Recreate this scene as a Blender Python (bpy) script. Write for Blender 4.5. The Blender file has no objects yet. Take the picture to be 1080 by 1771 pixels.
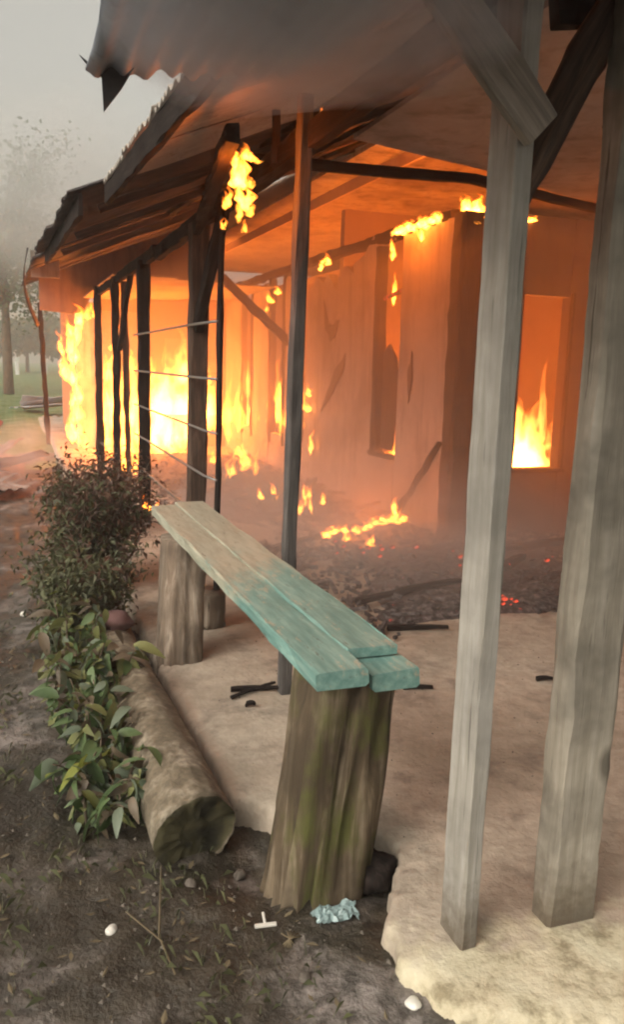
import bpy, bmesh, math, random
from mathutils import Vector, Matrix, noise, Euler
random.seed(7)
R = math.radians
SC = bpy.context.scene
COL = SC.collection

# ------------------------------------------------------------------ camera
TH, PITCH, ROLL, CAMH = R(20.4), R(10.3), R(1.5), 1.3
fw = Vector((math.sin(TH)*math.cos(PITCH), math.cos(TH)*math.cos(PITCH), -math.sin(PITCH)))
r0 = Vector((math.cos(TH), -math.sin(TH), 0)); u0 = r0.cross(fw)
rt = r0*math.cos(ROLL) + u0*math.sin(ROLL); up = -r0*math.sin(ROLL) + u0*math.cos(ROLL)
cd = bpy.data.cameras.new('camera'); cam = bpy.data.objects.new('camera', cd); COL.objects.link(cam)
m3 = Matrix((rt, up, -fw)).transposed()
cam.matrix_world = Matrix.Translation((0, 0, CAMH)) @ m3.to_4x4()
cd.sensor_fit = 'HORIZONTAL'; cd.sensor_width = 36; cd.lens = 36*1400/1080
cd.clip_start = .05; cd.clip_end = 1000
SC.camera = cam

# ------------------------------------------------------------------ sky and sun
SUN_EL, SUN_AZ = R(36), R(-115)          # azimuth from +Y towards +X: high, behind and left of the camera
w = bpy.data.worlds.new('World'); SC.world = w; w.use_nodes = True
wn, wl = w.node_tree.nodes, w.node_tree.links
sky = wn.new('ShaderNodeTexSky'); sky.sky_type = 'NISHITA'; sky.sun_disc = False
sky.sun_elevation = SUN_EL; sky.sun_rotation = SUN_AZ; sky.dust_density = 6; sky.air_density = 1.5
hs = wn.new('ShaderNodeHueSaturation'); hs.inputs['Saturation'].default_value = .12
tint = wn.new('ShaderNodeMixRGB'); tint.blend_type = 'MULTIPLY'; tint.inputs[0].default_value = 1
tint.inputs[2].default_value = (1.0, .955, .86, 1)
wl.new(sky.outputs[0], hs.inputs['Color']); wl.new(hs.outputs[0], tint.inputs[1])
wl.new(tint.outputs[0], wn['Background'].inputs[0]); wn['Background'].inputs[1].default_value = .148
sd = bpy.data.lights.new('sun', 'SUN'); sun = bpy.data.objects.new('sun', sd); COL.objects.link(sun)
sd.energy = 1.0; sd.angle = R(40); sd.color = (1, .95, .87)
sv = Vector((math.sin(SUN_AZ)*math.cos(SUN_EL), math.cos(SUN_AZ)*math.cos(SUN_EL), math.sin(SUN_EL)))
sun.rotation_euler = sv.to_track_quat('Z', 'Y').to_euler()
vs = SC.view_settings; vs.view_transform = 'Standard'; vs.look = 'None'; vs.exposure = .35; vs.gamma = 1
SC.render.engine = 'CYCLES'
cy = SC.cycles; cy.use_denoising = True; cy.max_bounces = 5; cy.diffuse_bounces = 2; cy.transparent_max_bounces = 64
cy.volume_bounces = 1; cy.use_adaptive_sampling = True; cy.adaptive_threshold = .04; cy.adaptive_min_samples = 16; cy.sample_clamp_indirect = 4; cy.filter_width = 2.1
cy.volume_step_rate = 2

# ------------------------------------------------------------------ helpers
def tag(o, label=None, cat=None, group=None, kind=None):
    if label: o['label'] = label
    if cat: o['category'] = cat
    if group: o['group'] = group
    if kind: o['kind'] = kind
    return o
def link(name, me, mat=None, parent=None, loc=None, rot=None):
    o = bpy.data.objects.new(name, me); COL.objects.link(o)
    if mat is not None and me is not None and not me.materials:
        for m in (mat if isinstance(mat, (list, tuple)) else [mat]): me.materials.append(m)
    M = Matrix.Identity(4)
    if rot is not None: M = rot.to_4x4()
    if loc is not None: M = Matrix.Translation(loc) @ M
    if parent is not None:
        o.parent = parent
        p = parent; P = Matrix.Identity(4)
        chain = []
        while p is not None: chain.append(p); p = p.parent
        for q in reversed(chain): P = P @ q.matrix_parent_inverse @ q.matrix_basis
        o.matrix_parent_inverse = P.inverted()
    o.matrix_basis = M
    return o
def empty(name, loc): return link(name, None, loc=Vector(loc))
def mesh(name, v, f, smooth=False, mi=None):
    me = bpy.data.meshes.new(name); me.from_pydata([tuple(a) for a in v], [], f)
    if smooth: me.polygons.foreach_set('use_smooth', [True]*len(f))
    if mi: me.polygons.foreach_set('material_index', mi)
    me.update(); return me
def fbm(x, y, z, o=4): return noise.fractal(Vector((x, y, z)), 1, 2, o)
def n3(x, y, z): return noise.noise(Vector((x, y, z)))
def smooth01(a, b, x):
    t = min(1, max(0, (x-a)/(b-a))); return t*t*(3-2*t)

def timber_mesh(L, wx, wy, jit=.003, rings=None, cham=.12, taper=0, bow=0, seed=0, round_=False):
    """timber along local Z from 0 to L"""
    n = rings or max(3, int(L/.12)); v = []; f = []
    if round_:
        cs = [(math.cos(2*math.pi*k/12)*.5, math.sin(2*math.pi*k/12)*.5) for k in range(12)]
    else:
        c = cham
        cx = min(.5, c*min(wx, wy)/wx); cyy = min(.5, c*min(wx, wy)/wy)
        cs = [(-.5+cx, -.5), (.5-cx, -.5), (.5, -.5+cyy), (.5, .5-cyy), (.5-cx, .5), (-.5+cx, .5), (-.5, .5-cyy), (-.5, -.5+cyy)]
    k = len(cs)
    for i in range(n+1):
        t = i/n; s = 1-taper*t; z = L*t
        bx = bow*math.sin(math.pi*t)
        for j, (a, b) in enumerate(cs):
            q = jit*2*n3(j*3.1+seed*7.7, z*6+seed, j*1.3) + jit*n3(j*9.1, z*23, seed)
            v.append((a*wx*s+bx+q, b*wy*s+jit*2*n3(seed, z*5, j*2.2), z))
    for i in range(n):
        for j in range(k):
            a = i*k+j; b = i*k+(j+1) % k
            f.append((a, b, b+k, a+k))
    f.append(tuple(range(k-1, -1, -1))); f.append(tuple(range(n*k, n*k+k)))
    return mesh('timber', v, f, round_)
def timber(name, p0, p1, wx, wy, mat, parent=None, roll=0, **kw):
    p0, p1 = Vector(p0), Vector(p1); d = p1-p0
    zax = d.normalized(); ref = Vector((1, 0, 0)) if abs(zax.x) < .8 else Vector((0, 1, 0))
    yax = zax.cross(ref).normalized(); xax = yax.cross(zax).normalized()
    m = Matrix((xax, yax, zax)).transposed()
    if roll: m = m @ Matrix.Rotation(roll, 3, 'Z')
    kw.setdefault('seed', random.random()*50)
    return link(name, timber_mesh(d.length, wx, wy, **kw), mat, parent, p0, m)
def box_mesh(x0, x1, y0, y1, z0, z1):
    v = [(x0,y0,z0),(x1,y0,z0),(x1,y1,z0),(x0,y1,z0),(x0,y0,z1),(x1,y0,z1),(x1,y1,z1),(x0,y1,z1)]
    return mesh('box', v, [(3,2,1,0),(4,5,6,7),(0,1,5,4),(1,2,6,5),(2,3,7,6),(3,0,4,7)])
def tube(name, pts, r, mat, parent=None, seg=6):
    v = []; f = []; pts = [Vector(p) for p in pts]
    for i, p in enumerate(pts):
        d = (pts[min(i+1, len(pts)-1)]-pts[max(i-1, 0)]).normalized()
        a = d.orthogonal().normalized(); b = d.cross(a)
        rr = r[i] if isinstance(r, (list, tuple)) else r
        for k in range(seg):
            t = 2*math.pi*k/seg; v.append(p+a*math.cos(t)*rr+b*math.sin(t)*rr)
    for i in range(len(pts)-1):
        for k in range(seg):
            f.append((i*seg+k, i*seg+(k+1) % seg, (i+1)*seg+(k+1) % seg, (i+1)*seg+k))
    f.append(tuple(range(seg-1, -1, -1))); f.append(tuple(range((len(pts)-1)*seg, len(pts)*seg)))
    return link(name, mesh('tube', v, f, True), mat, parent)

# ------------------------------------------------------------------ materials
class NM:
    def __init__(s, name):
        s.m = bpy.data.materials.new(name); s.m.use_nodes = True
        s.n, s.l = s.m.node_tree.nodes, s.m.node_tree.links
        s.b = s.n['Principled BSDF']; s.out = s.n['Material Output']
    def co(s, scale=(1, 1, 1), kind='Object'):
        t = s.n.new('ShaderNodeTexCoord'); mp = s.n.new('ShaderNodeMapping'); mp.inputs['Scale'].default_value = scale
        s.l.new(t.outputs[kind], mp.inputs[0]); return mp.outputs[0]
    def noise(s, co, scale, detail=4, rough=.55, dist=0):
        t = s.n.new('ShaderNodeTexNoise'); t.inputs['Scale'].default_value = scale; t.inputs['Detail'].default_value = detail
        t.inputs['Roughness'].default_value = rough; t.inputs['Distortion'].default_value = dist
        s.l.new(co, t.inputs['Vector']); return t.outputs[0]
    def ramp(s, fac, stops):
        t = s.n.new('ShaderNodeValToRGB'); e = t.color_ramp.elements
        while len(e) < len(stops): e.new(.5)
        for i, (p, c) in enumerate(stops):
            e[i].position = p; e[i].color = (*c, 1) if not isinstance(c, (int, float)) else (c, c, c, 1)
        s.l.new(fac, t.inputs[0]); return t.outputs[0]
    def mix(s, fac, a, b, mode='MIX'):
        t = s.n.new('ShaderNodeMixRGB'); t.blend_type = mode
        for i, q in enumerate((fac, a, b)):
            if isinstance(q, (int, float)): t.inputs[i].default_value = q if i == 0 else (q, q, q, 1)
            elif isinstance(q, tuple): t.inputs[i].default_value = (*q, 1)
            else: s.l.new(q, t.inputs[i])
        return t.outputs[0]
    def math(s, op, a, b=0.):
        t = s.n.new('ShaderNodeMath'); t.operation = op
        for i, q in enumerate((a, b)):
            if isinstance(q, (int, float)): t.inputs[i].default_value = q
            else: s.l.new(q, t.inputs[i])
        return t.outputs[0]
    def sep(s, co):
        t = s.n.new('ShaderNodeSeparateXYZ'); s.l.new(co, t.inputs[0]); return t.outputs
    def col(s, c):
        if isinstance(c, tuple): s.b.inputs['Base Color'].default_value = (*c, 1)
        else: s.l.new(c, s.b.inputs['Base Color'])
    def bump(s, h, strength=.4, dist=.01):
        t = s.n.new('ShaderNodeBump'); t.inputs['Strength'].default_value = strength; t.inputs['Distance'].default_value = dist
        s.l.new(h, t.inputs['Height']); s.l.new(t.outputs[0], s.b.inputs['Normal'])
    def rough(s, r):
        if isinstance(r, (int, float)): s.b.inputs['Roughness'].default_value = r
        else: s.l.new(r, s.b.inputs['Roughness'])

def wood(name, dark, mid, light, moss=None, gs=14, bump=.5, rough=.85, stain=.5, spec=.3, foot=False):
    q = NM(name); co = q.co((1, 1, .07)); co1 = q.co()
    g = q.noise(co, gs*4, 6, .65, .6); big = q.noise(co1, 3.5, 4, .6)
    c = q.ramp(g, [(.3, dark), (.5, mid), (.68, light)])
    c = q.mix(q.ramp(big, [(.4, 0), (.62, stain)]), c, tuple(a*.45 for a in mid))
    sp = q.noise(q.co((1, 1, .035)), gs*7, 4, .6, .3)
    c = q.mix(q.ramp(sp, [(.64, 0), (.69, .75)]), c, tuple(x*.3 for x in dark))
    kn = q.n.new('ShaderNodeTexVoronoi'); kn.inputs['Scale'].default_value = 5; q.l.new(q.co((1, 1, .55)), kn.inputs['Vector'])
    c = q.mix(q.ramp(kn.outputs['Distance'], [(.07, .8), (.15, 0)]), c, tuple(x*.4 for x in dark))
    if moss:
        mo = q.noise(q.co((1, 1, .5)), 9, 5, .6)
        c = q.mix(q.ramp(mo, [(.5, 0), (.66, .85)]), c, moss)
    if foot:      # mud splashed up the foot of the post
        fz = q.math('ADD', q.math('MULTIPLY', q.sep(co1)[2], 2.2), q.math('MULTIPLY', q.noise(co1, 16, 5, .7), .8))
        c = q.mix(q.ramp(fz, [(.38, .85), (.75, 0)]), c, (.10, .075, .05))
    q.col(c); q.rough(rough); q.bump(g, bump, .004); q.b.inputs['Specular IOR Level'].default_value = spec
    return q.m
M = {}
M['post'] = wood('weathered_post', (.255, .235, .195), (.345, .32, .28), (.42, .395, .355), stain=.6, gs=9, bump=.8, foot=True)
M['post_rough'] = wood('rough_post', (.20, .17, .13), (.31, .275, .22), (.40, .36, .30), stain=.95, gs=8, bump=.8, foot=True)
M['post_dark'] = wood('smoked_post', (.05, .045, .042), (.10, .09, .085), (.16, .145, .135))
M['char'] = wood('charred_timber', (.012, .010, .010), (.022, .017, .015), (.045, .033, .028), rough=.97, spec=.08)
M['scorch'] = wood('scorched_timber', (.035, .022, .016), (.08, .05, .035), (.15, .09, .06))
M['brace_grey'] = wood('grey_brace', (.13, .11, .09), (.25, .21, .17), (.36, .31, .26))
M['stump'] = wood('old_stump', (.022, .016, .010), (.125, .09, .055), (.34, .27, .19), moss=(.085, .09, .022), gs=5, bump=1, stain=.85)
M['stump_far'] = wood('peeling_stump', (.07, .05, .035), (.22, .165, .12), (.42, .35, .28), gs=6, bump=.9, stain=.8)

def bark():
    q = NM('log_bark'); co = q.co()
    a = q.noise(co, 6, 6, .65); b = q.noise(co, 38, 5, .6)
    c = q.ramp(a, [(.32, (.06, .045, .028)), (.5, (.17, .135, .09)), (.66, (.34, .29, .22))])
    c = q.mix(q.ramp(b, [(.4, .6), (.6, 0)]), c, (.07, .055, .035))
    q.col(c); q.rough(.9); q.bump(b, .7, .008); return q.m
M['bark'] = bark()
def cut():
    q = NM('log_cut_end'); co = q.co(); a = q.noise(co, 9, 5, .6)
    c = q.ramp(a, [(.35, (.025, .022, .012)), (.5, (.075, .065, .03)), (.7, (.13, .115, .06))])
    q.col(c); q.rough(.9); q.bump(a, .6, .01); return q.m
M['cut'] = cut()

def paint():
    q = NM('worn_teal_paint'); co = q.co((1, 1, .12)); c1 = q.co()
    g = q.noise(co, 40, 5, .6); a = q.noise(c1, 3, 5, .65); fine = q.noise(c1, 60, 3)
    teal = q.ramp(g, [(.35, (.10, .21, .185)), (.55, (.165, .295, .26)), (.7, (.25, .375, .33))])
    bare = q.ramp(g, [(.3, (.26, .245, .18)), (.6, (.38, .36, .275))])  # bare wood in the flakes, also the beige of the painted firelight
    # firelight painted in: teal fades to beige towards the far end, ragged edge
    z = q.sep(c1)[2]
    fireglow = q.math('ADD', q.math('MULTIPLY', z, .42), q.math('MULTIPLY', q.noise(q.co((1, 1, .25)), 9, 6, .7), 1.1))
    c = q.mix(q.ramp(fireglow, [(.84, 0), (1.62, .92)]), teal, bare)
    fl_ = q.noise(q.co((1, 1, .3)), 26, 6, .7)
    c = q.mix(q.ramp(fl_, [(.60, 0), (.64, .8)]), c, bare)
    c = q.mix(q.ramp(q.noise(co, 75, 4, .7), [(.62, 0), (.68, .7)]), c, (.05, .055, .045))
    c = q.mix(q.ramp(fine, [(.62, 0), (.75, .5)]), c, (.10, .12, .10))
    q.col(c); q.rough(.6); q.bump(g, .25, .003); return q.m
M['paint'] = paint()

def concrete():
    q = NM('worn_concrete'); co = q.co()
    a = q.noise(co, 1.6, 6, .6, .4); b = q.noise(co, 14, 6, .65); s = q.noise(co, 55, 3, .6)
    c = q.ramp(a, [(.33, (.31, .25, .19)), (.5, (.44, .36, .285)), (.68, (.52, .45, .365))])
    c = q.mix(q.ramp(b, [(.42, .45), (.6, 0)]), c, (.27, .225, .17))
    c = q.mix(q.ramp(s, [(.66, 0), (.74, .6)]), c, (.16, .13, .10))
    vk = q.n.new('ShaderNodeTexVoronoi'); vk.feature = 'DISTANCE_TO_EDGE'; vk.inputs['Scale'].default_value = .8
    q.l.new(q.mix(.22, co, q.noise(co, 3, 5)), vk.inputs['Vector'])
    c = q.mix(q.ramp(vk.outputs[0], [(.002, .12), (.008, 0)]), c, (.09, .07, .05))
    c = q.mix(q.ramp(q.noise(co, 4.5, 6, .7), [(.52, 0), (.66, .6)]), c, (.15, .12, .10))
    # coarser, lighter pour along the broken front edge
    xyz = q.sep(co)
    fr = q.math('ADD', q.math('ADD', q.math('MULTIPLY', xyz[1], 1.0), q.math('MULTIPLY', xyz[0], .12)), q.math('MULTIPLY', q.noise(co, 6, 5, .65), .55))
    sc = q.ramp(q.noise(co, 9, 6, .7), [(.36, (.27, .225, .145)), (.48, (.52, .455, .32)), (.66, (.64, .58, .43))])
    c = q.mix(q.ramp(q.math('SUBTRACT', 2.35, fr), [(.47, 0), (.58, 1)]), c, sc)
    # ash and soot trodden out from the burning end
    ash = q.math('ADD', q.math('MULTIPLY', xyz[1], .25), q.math('MULTIPLY', a, .9))
    c = q.mix(q.ramp(ash, [(1.17, 0), (1.42, .93)]), c, (.075, .06, .055))
    q.col(c); q.rough(.93); q.bump(q.math('ADD', b, q.math('MULTIPLY', s, .4)), .7, .012)
    q.b.inputs['Specular IOR Level'].default_value = .25
    return q.m
M['concrete'] = concrete()
def ground_mat():
    q = NM('muddy_ground'); co = q.co(); xyz = q.sep(co)
    a = q.noise(co, 2.2, 6, .62, .5); b = q.noise(co, 17, 6, .68); s = q.noise(co, 70, 3)
    mud = q.ramp(a, [(.36, (.030, .023, .015)), (.5, (.060, .047, .032)), (.64, (.25, .215, .195))])
    mud = q.mix(q.ramp(b, [(.40, .75), (.58, 0)]), mud, (.022, .017, .011))
    mud = q.mix(q.ramp(s, [(.6, 0), (.75, .4)]), mud, (.16, .14, .11))
    g2 = q.noise(co, .35, 5, .6)
    grass = q.ramp(b, [(.35, (.06, .11, .028)), (.6, (.12, .19, .05))])
    far = q.math('ADD', q.math('MULTIPLY', xyz[1], .055), q.math('MULTIPLY', g2, .7))
    c = q.mix(q.ramp(far, [(.98, 0), (1.12, 1)]), mud, grass)
    q.col(c); q.rough(q.ramp(a, [(.4, .42), (.65, .8)])); q.bump(q.math('ADD', b, q.math('MULTIPLY', s, .4)), .8, .02)
    return q.m
M['ground'] = ground_mat()

def plaster(name, c1, c2, soot=.6):
    q = NM(name); co = q.co(); a = q.noise(co, 1.3, 6, .65, .5); b = q.noise(co, 12, 5, .6)
    st = q.noise(q.co((1, 1, .13)), 7, 5, .65); cr = q.n.new('ShaderNodeTexVoronoi'); cr.feature = 'DISTANCE_TO_EDGE'; cr.inputs['Scale'].default_value = 2.2
    ds = q.mix(.12, co, q.noise(co, 4, 4)); q.l.new(ds, cr.inputs['Vector'])
    c = q.mix(b, c1, c2); c = q.mix(q.ramp(a, [(.47, 0), (.66, soot)]), c, (.10, .065, .05))
    c = q.mix(q.ramp(st, [(.50, 0), (.68, soot*.9)]), c, (.075, .05, .04))
    c = q.mix(q.ramp(cr.outputs[0], [(.002, .12), (.01, 0)]), c, (.08, .055, .045))
    q.col(c); q.rough(.9); q.bump(b, .25, .006); return q.m
M['wall'] = plaster('sooty_plaster', (.47, .38, .335), (.57, .47, .42), .5)
M['wall_dark'] = plaster('burnt_boarding', (.13, .085, .065), (.19, .12, .09), .8)
M['wall_in'] = plaster('inner_wall', (.40, .28, .20), (.50, .36, .26), .12)
M['ceil'] = plaster('ceiling_board', (.30, .25, .20), (.40, .33, .27), .7)
M['ceil_dark'] = plaster('smoked_ceiling', (.28, .225, .195), (.36, .295, .255), .5)

def tin(name, c1, c2, rough=.6):
    q = NM(name); co = q.co(); a = q.noise(co, 4, 6, .65); b = q.noise(co, 30, 4)
    c = q.ramp(a, [(.35, c1), (.65, c2)]); c = q.mix(q.ramp(b, [(.55, 0), (.7, .4)]), c, (.10, .05, .03))
    q.col(c); q.rough(rough); q.b.inputs['Metallic'].default_value = .2; q.bump(b, .15, .004); return q.m
M['tin'] = tin('sooty_roofing', (.035, .033, .036), (.085, .08, .085))
M['tin_under'] = tin('firelit_roofing', (.27, .235, .20), (.44, .39, .34), .8)  # base colour lifted to carry firelight on the roof underside
M['tin_near'] = tin('dull_galvanised_roofing', (.17, .185, .215), (.26, .28, .32), .7)
M['tin_burnt'] = tin('burnt_roofing', (.02, .016, .016), (.06, .045, .04), .8)
M['tin_rust'] = tin('rusted_roofing', (.20, .11, .075), (.36, .27, .23), .75)
M['tin_pale'] = tin('pale_roofing', (.45, .43, .44), (.62, .60, .60), .5)

def wire_m():
    q = NM('galvanised_wire'); q.col((.26, .24, .225)); q.rough(.45); q.b.inputs['Metallic'].default_value = .6; return q.m
M['wire'] = wire_m()

def ash():
    q = NM('ash_and_embers'); co = q.co(); a = q.noise(co, 5, 6, .65); b = q.noise(co, 26, 6, .7); e = q.noise(co, 15, 5, .7)
    c = q.ramp(b, [(.35, (.016, .013, .012)), (.5, (.07, .058, .055)), (.68, (.24, .205, .2))])
    c = q.mix(q.ramp(a, [(.5, 0), (.66, .6)]), c, (.17, .13, .12))
    q.col(c); q.rough(.95); q.bump(b, .9, .02)
    em = q.ramp(e, [(.655, 0), (.73, 1)])
    q.b.inputs['Emission Color'].default_value = (1, .08, .04, 1)
    q.l.new(q.math('MULTIPLY', em, .9), q.b.inputs['Emission Strength'])
    return q.m
M['ash'] = ash()
def ember():
    q = NM('glowing_embers'); co = q.co(); e = q.noise(co, 18, 4, .6)
    q.col((.02, .015, .015)); q.rough(.9)
    q.b.inputs['Emission Color'].default_value = (1, .085, .03, 1)
    q.l.new(q.math('MULTIPLY', q.ramp(e, [(.45, 0), (.66, 1)]), 1.3), q.b.inputs['Emission Strength'])
    return q.m
M['ember'] = ember()

def leafm(name, c1, c2, tr=.25):
    q = NM(name); oi = q.n.new('ShaderNodeObjectInfo'); co = q.co()
    a = q.noise(co, 7, 3)
    c = q.mix(q.ramp(a, [(.35, 0), (.65, 1)]), c1, c2)
    r = q.mix(q.math('MULTIPLY', oi.outputs['Random'], .55), c, tuple(min(1, x*1.5+.03) for x in c2))
    q.col(r); q.rough(.5); q.b.inputs['Specular IOR Level'].default_value = .4
    q.b.inputs['Transmission Weight'].default_value = 0
    t = q.n.new('ShaderNodeBsdfTranslucent'); q.l.new(r, t.inputs[0]); mx = q.n.new('ShaderNodeMixShader'); mx.inputs[0].default_value = tr
    q.l.new(q.b.outputs[0], mx.inputs[1]); q.l.new(t.outputs[0], mx.inputs[2]); q.l.new(mx.outputs[0], q.out.inputs[0])
    return q.m
M['leaf'] = leafm('green_leaf', (.045, .08, .026), (.11, .16, .06))
M['leaf_grey'] = leafm('grey_green_leaf', (.06, .085, .05), (.16, .19, .13))
M['leaf_olive'] = leafm('olive_leaf', (.085, .095, .026), (.18, .185, .065))
M['leaf_yellow'] = leafm('yellow_green_leaf', (.17, .19, .035), (.30, .32, .07))
M['leaf_dead'] = leafm('withered_leaf', (.07, .05, .03), (.16, .12, .075))
M['scrub'] = leafm('scrub_leaf', (.035, .04, .018), (.10, .105, .045), .15)
M['scrub_red'] = leafm('scorched_leaf', (.045, .022, .014), (.12, .065, .04), .15)
M['tree_leaf'] = leafm('tree_leaf', (.03, .05, .02), (.08, .11, .045), .2)
M['stem'] = wood('twig', (.05, .035, .022), (.12, .09, .06), (.22, .17, .12))
def plain(name, c, r=.7):
    q = NM(name); co = q.co(); a = q.noise(co, 30, 4)
    q.col(q.mix(a, tuple(x*.75 for x in c), tuple(min(1, x*1.15) for x in c))); q.rough(r); return q.m
M['stone'] = plain('grey_stone', (.13, .11, .09), .9)
M['white_bit'] = plain('white_plastic', (.72, .69, .62), .5)
M['blue_bag'] = plain('pale_blue_plastic', (.27, .36, .36), .35)
M['red_bit'] = plain('red_plastic', (.32, .07, .055), .6)
M['dry_leaf'] = plain('dry_leaf', (.15, .115, .065), .9)
M['white_paint'] = plain('white_paint', (.72, .72, .70), .6)
M['brown_cloth'] = plain('brown_cloth', (.12, .06, .055), .9)

def volume(name, kind, color, strength):
    q = NM(name); q.n.remove(q.b)
    if kind == 'emit':
        e = q.n.new('ShaderNodeEmission'); c0 = q.co(); xyz = q.sep(c0)
        nz = q.noise(q.co((1, 1, .45)), 5.5, 4, .6, .4)
        rad = q.math('SQRT', q.math('ADD', q.math('MULTIPLY', xyz[0], xyz[0]), q.math('MULTIPLY', xyz[1], xyz[1])))
        fall = q.math('MULTIPLY', q.ramp(rad, [(.04, 1), (.34, .08)]), q.ramp(xyz[2], [(.55, 1), (1.0, .15)]))
        q.l.new(q.mix(q.ramp(xyz[2], [(.1, 0), (.8, 1)]), color, (color[0], color[1]*.55, color[2]*.4)), e.inputs[0])
        q.l.new(q.math('MULTIPLY', q.math('MULTIPLY', q.ramp(nz, [(.36, .0), (.66, 1)]), fall), strength), e.inputs[1])
        q.l.new(e.outputs[0], q.out.inputs['Volume'])
    else:
        e = q.n.new('ShaderNodeVolumePrincipled'); e.inputs['Color'].default_value = (*color, 1); e.inputs['Density'].default_value = strength
        e.inputs['Anisotropy'].default_value = .25
        q.l.new(e.outputs[0], q.out.inputs['Volume'])
    return q.m
FL = (1, .25, .02)
M['flame_far'] = volume('flame_blaze', 'emit', (1, .40, .07), 75)
M['flame_mid'] = volume('flame_bright', 'emit', (1, .31, .03), 150)
M['flame_small'] = volume('flame_small', 'emit', (1, .33, .035), 560)

# ------------------------------------------------------------------ ground
def gz(x, y):
    b = -.085 + .03*fbm(x*1.3, y*1.3, 3, 4) + .014*fbm(x*6, y*6, 1, 3) + .008*n3(x*19, y*19, 5)
    b += .045*smooth01(1.75, 1.35, y)*smooth01(.35, .75, x)
    b -= .05*math.exp(-((x-.60)/.14)**2-((y-1.98)/.13)**2) + .04*math.exp(-((x-.88)/.07)**2-((y-1.80)/.09)**2)
    if y > 7: b += .01*(fbm(x*.3, y*.3, 8)*4)
    inside = smooth01(.70, .9, x)*smooth01(2.4, 2.6, y) + smooth01(1.1, 1.3, x)*smooth01(1.5, 1.7, y)
    return b - .10*min(1, inside)*(1 if y < 30 else 0)
def lin(a, b, n): return [a+(b-a)*i/(n-1) for i in range(n)]
xs = lin(-90, -6, 12) + lin(-5, -1.4, 12) + lin(-1.3, 1.5, 130) + lin(1.7, 6, 12) + lin(9, 110, 10)
ys = lin(-30, -1, 5) + lin(-.5, 1.0, 8) + lin(1.03, 4.6, 170) + lin(4.7, 14, 60) + [15*1.17**i for i in range(18)]
v = [(x, y, gz(x, y)) for y in ys for x in xs]; nx = len(xs)
f = [(j*nx+i, j*nx+i+1, (j+1)*nx+i+1, (j+1)*nx+i) for j in range(len(ys)-1) for i in range(nx-1)]
tag(link('ground', mesh('ground', v, f, True), M['ground']), 'muddy trodden earth beside the verandah running out to a green lawn', 'ground', kind='structure')

# ------------------------------------------------------------------ concrete verandah floor
OUT = [(.80, 1.30), (.88, 1.22), (1.05, 1.14), (1.4, 1.02), (9, .6), (9, 20), (.56, 20), (.56, 6), (.555, 3.3), (.585, 2.22),
       (.70, 2.11), (.84, 2.05), (.93, 1.93), (.955, 1.84), (.935, 1.77), (.87, 1.68), (.80, 1.56), (.76, 1.42)]
def edge_dist(x, y):
    ins = False; dm = 9.; n = len(OUT)
    for i in range(n):
        ax, ay = OUT[i]; bx, by = OUT[(i+1) % n]; dx, dy = bx-ax, by-ay
        t = max(0, min(1, ((x-ax)*dx+(y-ay)*dy)/(dx*dx+dy*dy))); d = math.hypot(x-ax-t*dx, y-ay-t*dy); dm = min(dm, d)
        if (ay > y) != (by > y) and x < ax+(y-ay)/dy*dx: ins = not ins
    return dm if ins else -dm
def floor_z(x, y):
    d = edge_dist(x, y)
    if d < .12: d += .016*fbm(x*8, y*8, 2, 3)+.010*n3(x*26, y*26, 4)+.006*n3(x*60, y*60, 4)
    e = smooth01(-.008, .005, d)*.88+smooth01(.0, .02, d)*.07+smooth01(.0, .07, d)*.05
    return -.2+.2*e+(.0035*fbm(x*3, y*3, 6, 3)+.0012*n3(x*24, y*24, 1)+.008*min(0, n3(x*9, y*9, 8))*smooth01(.12, .0, d))*e
fx = lin(.44, .70, 28)+lin(.708, 1.25, 70)+lin(1.265, 2.3, 60)+lin(2.5, 9, 10); fy = lin(.6, 1.0, 4)+lin(1.008, 2.3, 165)+lin(2.32, 4.4, 110)+lin(4.6, 20, 20)
v = [(x, y, floor_z(x, y)) for y in fy for x in fx]; nx = len(fx)
f = [q for q in ((j*nx+i, j*nx+i+1, (j+1)*nx+i+1, (j+1)*nx+i) for j in range(len(fy)-1) for i in range(nx-1)) if max(v[k][2] for k in q) > -.195]
fl = tag(link('verandah_floor', mesh('verandah_floor', v, f, True), M['concrete']), 'pale worn concrete verandah floor with a ragged edge', 'floor', kind='structure')
# ------------------------------------------------------------------ burning house
house = tag(empty('burning_house', (3.13, 5.43, 0)), 'burning single storey house with a timber verandah, flames inside', 'house')
WX, WY, WT = 3.13, 5.43, .1
def wall_piece(x0, x1, y0, y1, z0, z1, mat, name='wall_panel'):
    return link(name, box_mesh(x0, x1, y0, y1, z0, z1), mat, house)
# side wall (plane x = 3.13): window opening y 6.38-6.9, z .5-2.33; beyond y 8.9 burnt through to studs
def ragged_wall(name, pts, x0, t, mat):
    v = [(x0, y, z) for y, z in pts] + [(x0+t, y, z) for y, z in pts]; n = len(pts)
    f = [tuple(range(n)), tuple(range(2*n-1, n-1, -1))] + [(i, i+n, (i+1) % n+n, (i+1) % n) for i in range(n)]
    return link(name, mesh(name, v, f), mat, house)
def rag(a, b, n, amp, seed):
    return [(a[0]+(b[0]-a[0])*i/n + amp*n3(i*1.7, seed, 0)*(0 < i < n), a[1]+(b[1]-a[1])*i/n + amp*n3(i*1.7, seed, 5)*(0 < i < n)) for i in range(n)]
ragged_wall('wall_panel', rag((WY+.1, 0), (6.38, 0), 3, 0, 1)+rag((6.38, 0), (6.38, 2.4), 8, .03, 2)+rag((6.38, 2.4), (WY+.1, 2.4), 8, .05, 3)+rag((WY+.1, 2.4), (WY+.1, 0), 3, 0, 4), WX, WT, M['wall'])
wall_piece(WX, WX+WT, 6.41, 6.9, 0, .5, M['wall'])
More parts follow.
